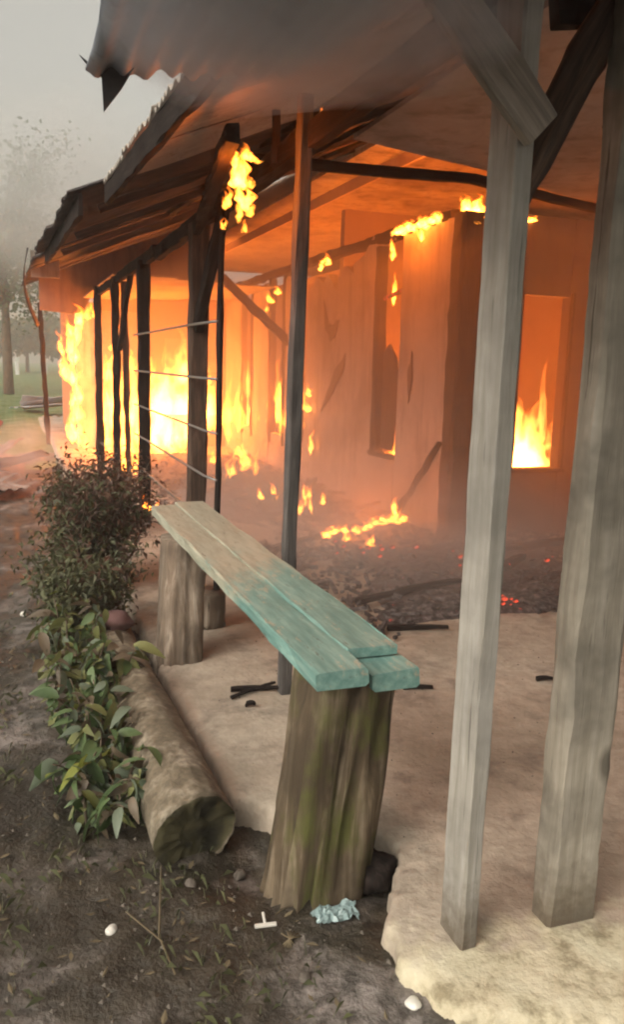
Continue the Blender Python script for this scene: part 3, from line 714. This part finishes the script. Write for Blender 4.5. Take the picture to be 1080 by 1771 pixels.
def embers(loc, n, r, label, seed):
    rn = random.Random(seed); root = tag(empty('ember_pile', loc), label, 'embers')
    for k in range(n):
        p = Vector(loc)+Vector((rn.gauss(0, r), rn.gauss(0, r*.7), rn.uniform(.0, .03)))
        s = rn.uniform(.006, .02); bm = bmesh.new(); bmesh.ops.create_icosphere(bm, subdivisions=1, radius=s)
        for vv in bm.verts: vv.co = Vector((vv.co.x*rn.uniform(.8, 1.5), vv.co.y*rn.uniform(.7, 1.1), vv.co.z*.8))+Vector((rn.uniform(-.3, .3)*s, 0, 0))
        me = bpy.data.meshes.new('coal'); bm.to_mesh(me); bm.free(); link('coal', me, M['ember'], root, p)
embers((2.42, 3.68, .05), 20, .07, 'red hot coals spilling onto the floor right behind the narrow post', 1)
embers((2.75, 4.3, .13), 16, .2, 'scattered red coals on the ash under the front window', 2)
embers((3.0, 3.55, .08), 14, .10, 'red coals at the picture edge past the broad post', 3)
embers((2.15, 4.7, .1), 14, .22, 'faint coals in the ash below the leaning pole', 4)

# ------------------------------------------------------------------ litter on the ground
def lump(name, loc, s, mat, label, cat, seed, flat=.6):
    rn = random.Random(seed); bm = bmesh.new(); bmesh.ops.create_icosphere(bm, subdivisions=3, radius=1)
    for vv in bm.verts:
        c = vv.co.copy(); k = 1+.28*n3(c.x*1.3+seed, c.y*1.3, c.z*1.3)+.1*n3(c.x*4, c.y*4+seed, c.z*4)
        vv.co = Vector((c.x*s[0]*k, c.y*s[1]*k, c.z*s[2]*k))
    for fc in bm.faces: fc.smooth = True
    me = bpy.data.meshes.new(name); bm.to_mesh(me); bm.free()
    return tag(link(name, me, mat, None, Vector((loc[0], loc[1], gz(loc[0], loc[1])+s[2]*.5 if len(loc) < 3 else loc[2])), Matrix.Rotation(rn.uniform(0, 6), 3, 'Z')), label, cat)
lump('white_pebble', (.18, 1.82), (.017, .012, .009), M['white_bit'], 'small white oval pebble on the mud below the plants', 'pebble', 1)
lump('white_pebble', (.765, 1.35), (.017, .017, .009), M['white_bit'], 'round white pebble at the foot of the concrete edge', 'pebble', 2)
lump('white_pebble', (.015, 4.49), (.022, .018, .014), M['white_bit'], 'white pebble beside the dark scrub', 'pebble', 3)
lump('stone', (.57, 1.50), (.016, .014, .008), M['stone'], 'grey stone on the bare mud before the bench', 'stone', 4)
lump('stone', (.555, 2.0), (.02, .016, .016), M['stone'], 'grey stone between the log end and the bench leg', 'stone', 5)
lump('stone', (.40, 1.93), (.018, .014, .010), M['stone'], 'small grey stone under the cut end of the log', 'stone', 6)
lump('rock', (.875, 1.80, -.05), (.06, .07, .05), M['char'], 'rock in the notch beside the near bench leg, blackened to stand for shade', 'rock', 7)  # rock coloured near black to stand for the shade in the notch
v = []; n = 16
for j in range(n+1):
    for i in range(n+1):
        a, b = i/n-.5, j/n-.5; x, y = .72+a*.11+.01*n3(i*.4, j*.4, 1), 1.69+b*.07+.012*n3(i*.5, j*.3, 6)
        v.append((x, y, gz(x, y)+.004+.03*abs(n3(i*.33, j*.33, 3))+.018*abs(n3(i*.8, j*.8, 5))))
tag(link('plastic_scrap', mesh('scrap', v, [(j*(n+1)+i, j*(n+1)+i+1, (j+1)*(n+1)+i+1, (j+1)*(n+1)+i) for j in range(n) for i in range(n)]), M['blue_bag']), 'crumpled pale blue plastic scrap at the foot of the bench leg', 'litter')
lump('brown_rag', (.40, 3.62, .13), (.09, .06, .05), M['brown_cloth'], 'dark reddish rag hanging at the far end of the log', 'rag', 9)
tp = tag(empty('plastic_clip', (.54, 1.72, gz(.54, 1.72))), 'white T shaped plastic piece on the mud before the bench leg', 'litter')
timber('bar', (.515, 1.715, gz(.54, 1.72)+.006), (.568, 1.705, gz(.54, 1.72)+.008), .011, .006, M['white_bit'], tp, jit=.0005)
timber('stalk', (.541, 1.714, gz(.54, 1.72)+.008), (.545, 1.745, gz(.54, 1.72)+.016), .006, .005, M['white_bit'], tp, jit=.0005)
gt = tag(empty('straw_tuft', (.58, 1.63, gz(.58, 1.63))), 'little tuft of dry straw on the mud before the bench', 'straw')
for k in range(7):
    a = rnd.uniform(0, 3.14); c = Vector((.58, 1.635, gz(.58, 1.63)+.004)); d = Vector((math.cos(a), math.sin(a), .25))*.028
    tube('straw', [c-d*.6, c+Vector((0, 0, .008)), c+d], .0018, M['dry_leaf'], gt, 4)
tw = tag(empty('dry_twig', (.27, 1.75, gz(.27, 1.75))), 'thin forked dry twig standing below the log end', 'twig')
tube('stem', [(.30, 1.62, gz(.3, 1.62)), (.285, 1.75, gz(.28, 1.75)+.02), (.33, 1.98, gz(.33, 1.98)+.05)], .0025, M['dry_leaf'], tw, 5)
tube('fork', [(.288, 1.72, gz(.28, 1.72)+.018), (.22, 1.86, gz(.22, 1.86)+.02)], .002, M['dry_leaf'], tw, 5)
# uncountable small stuff: clods, pebbles, dead leaves
V = []; F = []
for k in range(1700):
    x = rnd.uniform(-.9, .95); y = rnd.uniform(1.15, 5.2)
    if x > .5 and y > 1.95: continue
    if x > .78 and y < 1.9: continue
    s = rnd.choice((.002, .003, .003, .004, .005, .008)); z = gz(x, y)+s*.1; b = len(V)
    for dx, dy, dz in ((1, 0, 0), (0, 1, 0), (-1, 0, 0), (0, -1, 0), (0, 0, .8), (0, 0, -.8)):
        V.append((x+dx*s*rnd.uniform(.7, 1.4), y+dy*s*rnd.uniform(.7, 1.4), z+dz*s))
    for q in ((0, 1, 4), (1, 2, 4), (2, 3, 4), (3, 0, 4), (1, 0, 5), (2, 1, 5), (3, 2, 5), (0, 3, 5)): F.append(tuple(b+i for i in q))
tag(link('gravel', mesh('gravel', V, F), M['stone']), 'small stones and clods scattered over the mud', 'gravel', kind='stuff')
V = []; F = []
for k in range(700):
    x = rnd.uniform(-.6, .85); y = rnd.uniform(1.2, 4.6)
    if x > .5 and y > 1.9: continue
    if x > .74 and y < 1.75: continue
    L = rnd.uniform(.012, .04); a = rnd.uniform(0, 6.28); z = gz(x, y)+.006; b = len(V); c, s = math.cos(a), math.sin(a); W = L*rnd.uniform(.05, .22)
    for px, py, pz in ((0, 0, 0), (W, L*.5, .3*W), (0, L, rnd.uniform(0, .01)), (-W, L*.5, .3*W)): V.append((x+c*px-s*py, y+s*px+c*py, z+pz))
    F.append((b, b+1, b+2, b+3))
tag(link('leaf_litter', mesh('leaf_litter', V, F), M['dry_leaf']), 'dead leaves and straw bits littering the mud', 'leaf litter', kind='stuff')

V = []; F = []
for k in range(3600):
    x = rnd.uniform(-.5, .62); y = rnd.uniform(1.3, 4.4)
    if n3(x*3.1, y*3.1, 21)+.5*math.exp(-((x-.3)/.25)**2-((y-1.85)/.3)**2) < .12: continue
    if x > .5 and y > 1.95: continue
    L = rnd.uniform(.012, .045); a = rnd.uniform(0, 6.28); z = gz(x, y)-.002; b = len(V); W = rnd.uniform(.0007, .002); l = rnd.uniform(.3, 1.2)
    c, s_ = math.cos(a), math.sin(a)
    V += [(x-s_*W, y+c*W, z), (x+s_*W, y-c*W, z), (x+c*L*l*.5+s_*W*.7, y+s_*L*l*.5-c*W*.7, z+L*.7), (x+c*L*l, y+s_*L*l, z+L*(.9-.3*l))]
    F += [(b, b+1, b+2), (b, b+2, b+3)]
tag(link('weeds', mesh('weeds', V, F), M['scrub']), 'short withered weeds and grass on the mud below the log', 'weeds', kind='stuff')

# ------------------------------------------------------------------ things out on the lawn
def sheet_heap(loc, n, size, mat, label, seed, cat='roofing sheet'):
    rn = random.Random(seed); root = tag(empty('fallen_roofing', loc), label, cat)
    for k in range(n):
        L, W = size*rn.uniform(.8, 1.3), size*rn.uniform(.35, .6); v = []; nx_, ny_ = 30, 4
        for s in (0, 1):
            for j in range(ny_+1):
                for i in range(nx_+1):
                    v.append((W*2*(i/nx_-.5), L*(j/ny_-.5), .012*math.sin(i*1.3)+.05*n3(i*.12, j*.6, seed+k)+.004*s))
        N = (nx_+1)*(ny_+1); f = []
        for j in range(ny_):
            for i in range(nx_):
                a = j*(nx_+1)+i; f += [(a+nx_+1, a+nx_+2, a+1, a), (a+N, a+1+N, a+nx_+2+N, a+nx_+1+N)]
        rot = Euler((rn.uniform(-.25, .25), rn.uniform(-.3, .3), rn.uniform(0, 3.1))).to_matrix()
        link('sheet', mesh('sheet', v, f, True), mat, root, Vector(loc)+Vector((rn.uniform(-.2, .2), rn.uniform(-.2, .2), .06+.07*k)), rot)
sheet_heap((-.25, 10.6, -.08), 3, .9, M['tin_rust'], 'rusty fallen roofing sheets lying on the mud at the picture edge', 1)
sheet_heap((-.3, 8.6, -.08), 2, .7, M['tin_rust'], 'dull reddish roofing sheet flat on the mud nearer than the rusty heap', 2)
sheet_heap((.75, 22.5, 0), 3, 1.1, M['tin_pale'], 'crumpled pale roofing sheet on the lawn past the house end', 3)
lump('red_tub', (-.42, 17.8), (.22, .2, .11), M['red_bit'], 'red plastic item lying at the lawn edge', 'tub', 31)
def tree(name, loc, h, cr, label, seed, n=2600, leaf=.28, trunk_r=.16, bare=0):
    rn = random.Random(seed); base = Vector((*loc, -.1)); root = tag(empty(name, base), label, 'tree', 'trees beyond the lawn')
    pts = [base+Vector((.15*n3(t, seed, 1)*t, .15*n3(t, seed, 4)*t, h*.62*t/5)) for t in range(6)]
    tube('trunk', pts, [trunk_r*(1-.13*t) for t in range(6)], M['stem'], root, 8)
    cl = []
    for k in range(30):
        t = rn.uniform(.4, 1); p = pts[min(4, int(t*5))].lerp(pts[min(5, int(t*5)+1)], .5)
        az = rn.uniform(0, 6.28); e = p+Vector((math.cos(az)*cr*rn.uniform(.35, .9), math.sin(az)*cr*rn.uniform(.35, .9), h*rn.uniform(.02, .34)))
        tube('limb', [p, p.lerp(e, .5)+Vector((0, 0, .06*h)), e], [trunk_r*.4, trunk_r*.25, trunk_r*.08], M['stem'], root, 5); cl.append(e); cl.append(p.lerp(e, .6))
    V = []; F = []
    for q in range(n):
        c = rn.choice(cl); p = c+Vector((rn.gauss(0, cr*.15), rn.gauss(0, cr*.15), rn.gauss(0, h*.04)))
        m = Euler((rn.uniform(0, 6), rn.uniform(0, 6), rn.uniform(0, 6))).to_matrix(); L = leaf*rn.uniform(.6, 1.4); a = len(V)
        for l in ((0, 0, 0), (L*.3, L*.5, 0), (0, L, .1*L), (-L*.3, L*.5, 0)): V.append(p+m @ Vector(l))
        F.append((a, a+1, a+2, a+3))
    link('crown', mesh('crown', V, F), M['tree_leaf'], root)
tree('tall_tree', (-.1, 33), 10.4, 2.6, 'tall grey hazed tree above the house end', 1, 9000, .15, .2)
tree('tall_tree', (-4.6, 36), 9, 3.2, 'tall hazed tree cut by the picture edge', 2, 9000, .15, .2)
for k, (x, y, h, l) in enumerate(((-2.2, 78, 5.2, 'dark rounded tree at the picture edge over the lawn'), (1.5, 82, 6.0, 'broad dark tree at the back of the lawn beside the edge one'), (5, 80, 5.6, 'dark tree at the back of the lawn nearest the house end'), (8.5, 84, 6.2, 'dark tree at the back of the lawn seen past the burning corner'))):
    tree('lawn_tree', (x, y), h, 2.9, l, 20+k, 2600, .55, .2)
for k, (x, y, l) in enumerate(((.5, 70, 'small white post standing before the edge tree on the lawn'), (2.7, 72, 'small white post on the lawn nearer the house end'))):
    o = empty('white_post', (x, y, -.05)); tag(o, l, 'post', 'white posts on the lawn')
    timber('shaft', (x, y, -.1), (x, y, 1.1), .3, .3, M['white_paint'], o); timber('cap', (x, y, 1.1), (x, y, 1.25), .42, .42, M['white_paint'], o)

# ------------------------------------------------------------------ fire
def flame_mesh(h, r, seed, flat=.7):
    seg, rings = 12, 18; v = []; ph = seed*1.7
    v.append((0, 0, -.06*h))
    for i in range(1, rings):
        t = i/rings
        prof = smooth01(-.05, .16, t)*(1-t)**.8*1.15
        cx = r*(.25+t)*(n3(t*2.6, ph, 1)*1.5+.5*n3(t*6, ph, 4)); cyy = r*(.25+t)*(n3(t*2.6, ph, 9)*1.3)
        for k in range(seg):
            a = 2*math.pi*k/seg
            q = r*prof*max(.12, 1+.75*n3(math.cos(a)*1.4+ph, math.sin(a)*1.4, t*3.2)+.5*n3(math.cos(a)*3+ph, math.sin(a)*3, t*8))
            v.append((cx+math.cos(a)*q, cyy+math.sin(a)*q*flat, h*t))
    v.append((r*1.3*n3(2.1, ph, 1)*1.6, r*.8*n3(2.1, ph, 9), h))
    f = [(0, 1+(k+1) % seg, 1+k) for k in range(seg)]
    for i in range(rings-2):
        for k in range(seg):
            a = 1+i*seg+k; b = 1+i*seg+(k+1) % seg; f.append((a, b, b+seg, a+seg))
    L = len(v)-1; o = 1+(rings-2)*seg
    f += [(o+k, o+(k+1) % seg, L) for k in range(seg)]
    return mesh('flame', v, f, True)
FM = {}
for mk in ('flame_far', 'flame_mid', 'flame_small'):
    FM[mk] = []
    for k in range(9):
        me = flame_mesh(1, .26, k+1); me.materials.append(M[mk]); FM[mk].append(me)
def flame(parent, p, h, r, mk, rn, lean=0):
    o = link('flame', rn.choice(FM[mk]), None, parent, Vector(p), (Matrix.Rotation(rn.uniform(-.12, .12)+lean, 3, 'Y') @ Matrix.Rotation(rn.uniform(0, 6.28), 3, 'Z')) @ Matrix.Diagonal((r/.26, r/.26, h)))
    return o
def fire(name, loc, label, tongues, mk, seed, light=0, lr=.15, lz=.3, lcol=(1, .19, .012)):
    rn = random.Random(seed); root = tag(empty(name, loc), label, 'fire', 'separate fires about the burning house')
    for t in tongues:
        x, y, z, h, r = t[:5]; flame(root, (x, y, z), h, r, mk, rn, t[5] if len(t) > 5 else 0)
        for k in range(2 if h < .5 else 1):
            flame(root, (x+rn.uniform(-1, 1)*r, y+rn.uniform(-1, 1)*r, z+rn.uniform(-.15, .35)*h), h*rn.uniform(.35, .9), r*rn.uniform(.35, .8), mk, rn, rn.uniform(-.3, .3))
    if light:
        ld = bpy.data.lights.new('fire_light', 'POINT'); ld.energy = light; ld.color = lcol; ld.shadow_soft_size = lr
        lo = link('fire_light', ld, None, root, Vector(loc)+Vector((0, 0, lz)))
    return root
def many(n, seed, x0, x1, y0, y1, z0, z1, h0, h1, r0_, r1_):
    rn = random.Random(seed)
    return [(rn.uniform(x0, x1), rn.uniform(y0, y1), rn.uniform(z0, z1), rn.uniform(h0, h1), rn.uniform(r0_, r1_)) for k in range(n)]
# blaze behind the end-wall window
fire('fire', (2.5, 13.1, .3), 'white hot blaze filling the end wall window between the far posts',
     many(16, 1, 2.05, 3.1, 12.8, 13.3, .3, .5, .5, .95, .16, .28)+many(6, 2, 2.1, 3.0, 12.9, 13.2, .9, 1.1, .35, .6, .1, .18), 'flame_far', 1, 230, .35, .8)
fire('fire', (2.15, 11.6, 0), 'bright fire on the floor below the end wall window',
     many(9, 3, 1.75, 2.35, 11.0, 12.0, .0, .25, .3, .65, .09, .18)+[(1.95, 12.3, .9, .95, .09, -.1), (2.05, 12.3, .4, .6, .16)], 'flame_mid', 2, 130, .3, .5)
fire('fire', (1.62, 12.8, .3), 'blaze in the end wall gap beside the narrow studs',
     many(7, 4, 1.40, 1.85, 12.65, 12.9, .35, .6, .35, .75, .08, .17)+many(4, 5, 1.3, 1.45, 12.4, 12.5, .3, 1.2, .3, .6, .04, .07), 'flame_far', 3, 110, .3, .5)
fire('fire', (.88, 12.45, 0), 'line of flames climbing the outer edge of the end wall',
     [(.84, 12.42, z, .35, .05) for z in (.25, .45, .6, .9, 1.15)]+[(.80, 12.42, 1.35, .45, .085), (.82, 12.4, 1.65, .3, .05), (.95, 12.4, 1.8, .2, .05), (.90, 12.4, .05, .4, .06), (1.0, 12.4, -.02, .35, .05)], 'flame_mid', 4)
fire('fire', (1.3, 11.9, 0), 'row of small flames along the foot of the end wall', many(9, 6, 1.1, 1.75, 11.2, 12.3, 0, .1, .2, .5, .04, .085), 'flame_mid', 5)
fire('fire', (3.35, 11.2, .3), 'tall narrow flame in the side wall gap past the thin pole',
     [(3.28, 11.2, .35, .75, .10), (3.28, 11.25, .75, .85, .10), (3.25, 11.15, .3, .5, .11), (3.3, 11.35, .45, .9, .06), (3.22, 11.7, .5, .9, .04), (3.26, 11.2, .5, 1.0, .13), (3.26, 11.1, .4, .7, .12), (3.2, 11.5, .4, .8, .10)], 'flame_far', 6, 150, .25, .7)
fire('fire', (3.4, 9.85, .5), 'fire glowing in the side wall opening left of the slim post',
     many(6, 7, 3.25, 3.5, 9.6, 10.1, .55, .7, .3, .6, .08, .14), 'flame_mid', 7, 130, .25, .4)
fire('fire', (2.85, 12.2, .2), 'flames standing up against the end wall beside the thin pole', many(6, 31, 2.7, 3.05, 11.9, 12.3, .1, .5, .5, 1.1, .07, .12), 'flame_mid', 31)
fire('fire', (2.05, 11.2, .0), 'great ragged flames standing between the two dark far posts',
     many(7, 41, 1.85, 2.4, 10.9, 11.5, .0, .3, .8, 1.5, .14, .22)+many(5, 42, 1.9, 2.3, 10.7, 11.2, .9, 1.2, .5, .9, .08, .14), 'flame_far', 41, 60, .3, .8)
fire('fire', (1.45, 11.5, .0), 'tall ragged flames rising between the thin posts of the house end',
     many(8, 43, 1.25, 1.65, 11.2, 11.9, .0, .4, .7, 1.3, .10, .17)+many(4, 44, 1.2, 1.6, 11.3, 11.9, 1.0, 1.3, .4, .7, .06, .1), 'flame_mid', 42)
fire('fire', (1.0, 12.2, .0), 'flames sweeping round the outer corner of the house end up to the eave',
     [(.80+.05*(k % 3), 12.2, .1+.28*k, .55, .10) for k in range(6)]+[(.95, 12.0, 1.75, .35, .08), (1.15, 11.9, 1.85, .3, .07), (.72, 12.2, 1.0, .4, .07)], 'flame_mid', 43)
fire('fire', (2.75, 11.2, .3), 'bright flames between the broad dark post and the thin pole',
     many(6, 45, 2.55, 2.95, 10.9, 11.4, .35, .6, .5, .9, .10, .16), 'flame_mid', 44)
fire('fire', (3.2, 10.4, .3), 'flames in the burnt side wall between its studs', many(11, 52, 3.15, 3.4, 9.4, 11.6, .35, .6, .4, .95, .07, .12), 'flame_mid', 45)
fire('fire', (2.6, 9.0, .0), 'small flames on the floor under the slanting fallen board', many(7, 53, 2.2, 2.95, 8.3, 9.8, .0, .08, .15, .4, .04, .07), 'flame_mid', 46)
fire('fire', (1.15, 9.2, 0), 'flames climbing the pair of thin far posts', [(1.05, 8.7, .2+.22*k, .35, .04+.01*(k % 2)) for k in range(4)]+[(1.2, 9.3, .0, .5, .07), (1.3, 9.4, .0, .35, .08)], 'flame_mid', 32)
fire('fire', (2.7, 10.6, 0), 'lone low flame on the floor before the tall narrow one', [(2.86, 10.6, .05, .28, .07), (2.9, 10.6, .0, .22, .08)], 'flame_mid', 8)
fire('fire', (.72, 2.75, 1.9), 'flames dripping down from the roof edge by the dark brace',
     [(.735, 2.7, 1.86, .13, .042), (.745, 2.7, 1.79, .10, .034), (.765, 2.72, 1.95, .06, .025), (.72, 2.75, 1.93, .07, .018), (.705, 2.72, 1.98, .06, .016), (.69, 2.72, 1.80, .08, .018), (.67, 2.72, 1.73, .04, .012), (.755, 2.74, 1.73, .05, .012), (.72, 2.7, 1.76, .08, .016)], 'flame_small', 9, 8, .05, -.03)
fire('fire', (3.05, 9.7, 2.1), 'small ring of flame high up beyond the slim post', [(3.0, 9.7, 2.02, .16, .05), (3.08, 9.65, 2.12, .12, .05), (2.95, 9.7, 1.92, .10, .03)], 'flame_small', 10)
fire('fire', (3.08, 8.1, 2.3), 'small flame on the wall top right of the slim post', [(3.08, 8.05, 2.3, .14, .045), (3.08, 8.2, 2.26, .10, .04)], 'flame_small', 11)
fire('fire', (2.85, 6.1, 2.4), 'flame running along the wall top over the narrow window',
     [(3.1, 5.75+.1*k, 2.38+.01*(k % 2), .10+.05*n3(k, 1, 1), .05) for k in range(8)]+[(3.1, 6.0, 2.28, .16, .03), (3.1, 6.52, 2.2, .2, .03)], 'flame_small', 12, 28, .12, .05)
fire('fire', (3.17, 5.45, 2.42), 'bright flame on top of the house corner',
     [(3.15, 5.4, 2.40, .15, .055), (3.22, 5.42, 2.40, .17, .06), (3.28, 5.42, 2.38, .12, .05), (3.2, 5.4, 2.32, .12, .05)], 'flame_small', 13, 12, .08, .12)
fire('fire', (3.7, 5.4, 2.4), 'tiny flame on the front wall top right of the dark brace', [(3.62, 5.4, 2.38, .07, .05), (3.70, 5.4, 2.39, .05, .05)], 'flame_small', 14)
fire('fire', (4.2, 6.4, .3), 'blaze seen through the front window',
     many(9, 51, 4.02, 4.5, 5.95, 6.15, .3, .45, .35, .6, .10, .15)+[(4.12, 6.05, .4, .85, .15), (4.25, 6.1, .4, .7, .15), (4.2, 6.0, .35, .55, .17), (4.45, 6.1, .6, .9, .06)], 'flame_far', 15, 150, .25, .5)
fire('fire', (3.3, 6.65, .5), 'low flames licking the sill of the narrow side window',
     [(3.2, 6.46, .52, .30, .022), (3.2, 6.5, .5, .18, .03), (3.2, 6.62, .5, .08, .03), (3.2, 6.48, .9, .2, .012), (3.19, 6.47, 1.3, .15, .014), (3.22, 6.7, 1.85, .3, .03)], 'flame_small', 16, 22, .15, .8)
fire('fire', (2.5, 5.5, .05), 'crooked line of low flames on the ash at the leaning pole',
     [(2.10+.09*k, 5.30+.05*math.sin(k*1.3)+.05*k, .08, .08+.05*abs(n3(k, 3, 3)), .045) for k in range(10)]+[(2.98, 6.0, .08, .17, .035), (2.92, 5.9, .06, .15, .04), (2.3, 5.0, .07, .09, .03), (2.2, 5.2, .07, .1, .03)], 'flame_small', 17, 9, .1, .15)
fire('fire', (2.5, 6.7, .05), 'scatter of small flames on the floor right of the slim post',
     many(9, 8, 2.1, 2.9, 6.4, 7.2, .02, .08, .1, .24, .02, .035), 'flame_small', 18)
fire('fire', (3.08, 8.4, .5), 'little flames spotted up the burnt wall edge by the slim post',
     [(3.05, 8.4, .95, .16, .035), (3.05, 8.45, .78, .14, .04), (3.05, 8.3, .35, .3, .03), (3.05, 8.7, .7, .7, .03)], 'flame_small', 19)
fire('fire', (.88, 5.7, .2), 'small flame in the singed scrub by the bench end', [(.86, 5.75, .25, .12, .02), (.90, 5.72, .24, .08, .025), (.94, 5.7, .24, .10, .02), (.97, 5.7, .24, .05, .02)], 'flame_small', 20)
fire('fire', (1.42, 4.9, .02), 'single small flame on the floor behind the bench', [(1.44, 5.2, .02, .10, .03), (1.40, 5.2, .02, .07, .03)], 'flame_small', 21)
fire('fire', (.21, 1.7, 1.9), 'tiny flame at the corner of the near roof sheet', [(.215, 1.79, 1.92, .045, .012), (.225, 1.79, 1.925, .03, .01)], 'flame_small', 22)
fire('fire', (1.02, 2.7, 2.1), 'tiny flame beside the head of the slim post', [(1.005, 2.7, 2.10, .05, .014)], 'flame_small', 23)

# ------------------------------------------------------------------ smoke and haze
def blob(name, c, s, mat, label, seed, sub=3):
    bm = bmesh.new(); bmesh.ops.create_icosphere(bm, subdivisions=sub, radius=1)
    for vv in bm.verts:
        d = vv.co.copy(); k = 1+.35*n3(d.x*1.2+seed, d.y*1.2, d.z*1.2)+.12*n3(d.x*3, d.y*3+seed, d.z*3)
        vv.co = Vector((d.x*s[0]*k, d.y*s[1]*k, d.z*s[2]*k))
    for fc in bm.faces: fc.smooth = True
    me = bpy.data.meshes.new(name); bm.to_mesh(me); bm.free()
    return tag(link(name, me, mat, None, Vector(c)), label, 'smoke', kind='stuff')
def puff(name, color, dens, size, nsc):
    q = NM(name); q.n.remove(q.b); e = q.n.new('ShaderNodeVolumePrincipled'); e.inputs['Color'].default_value = (*color, 1)
    co = q.co(tuple(1/x for x in size)); ln = q.n.new('ShaderNodeVectorMath'); ln.operation = 'LENGTH'; q.l.new(co, ln.inputs[0])
    fall = q.ramp(ln.outputs['Value'], [(.25, 1), (1.0, 0)]); nz = q.ramp(q.noise(co, nsc, 4, .6, .6), [(.36, .12), (.62, 1)])
    q.l.new(q.math('MULTIPLY', q.math('MULTIPLY', fall, nz), dens), e.inputs['Density'])
    q.l.new(e.outputs[0], q.out.inputs['Volume']); return q.m
M['smoke_room'] = volume('verandah_smoke', 'scatter', (.86, .74, .63), .17)
M['smoke_roof'] = puff('roof_smoke', (.88, .92, .99), 13, (.38, .5, .105), 1.6)
M['smoke_low'] = puff('drifting_smoke', (.86, .84, .84), .55, (.6, 1.9, .42), 1.6)
tag(link('smoke', box_mesh(1.03, 3.10, 3.3, 12.40, .02, 2.14), M['smoke_room']), 'smoke filling the burning verandah', 'smoke', kind='stuff')
blob('smoke', (.50, 1.40, 1.865), (.38, .46, .105), M['smoke_roof'], 'blue grey smoke rolling under the near roof sheet', 1)
blob('smoke', (.1, 9.6, .28), (.6, 1.9, .42), M['smoke_low'], 'pale smoke drifting low off the house end', 3)
M['smoke_floor'] = puff('floor_smoke', (.88, .80, .76), 1.1, (1.7, 1.9, .5), 1.3)
blob('smoke', (2.3, 5.0, .28), (1.7, 1.9, .5), M['smoke_floor'], 'pinkish smoke lying over the smouldering floor', 5)
M['smoke_plume'] = puff('smoke_plume', (.80, .77, .76), .62, (3.4, 3.4, 2.6), 1.5)
blob('smoke', (1.0, 21, 5.2), (3.4, 3.4, 2.6), M['smoke_plume'], 'grey smoke plume drifting behind the roof past the tall tree', 6)
M['haze'] = volume('smoke_haze', 'scatter', (.86, .84, .80), .0065)
tag(link('smoke', box_mesh(3.105, 6, 3.3, 5.40, .02, 2.3), M['smoke_room']), 'smoke hanging before the front window', 'smoke', kind='stuff')
tag(link('haze', box_mesh(-95, 115, -35, 320, -3, 14), M['haze']), 'thin smoke haze hanging over the whole place', 'haze', kind='stuff')
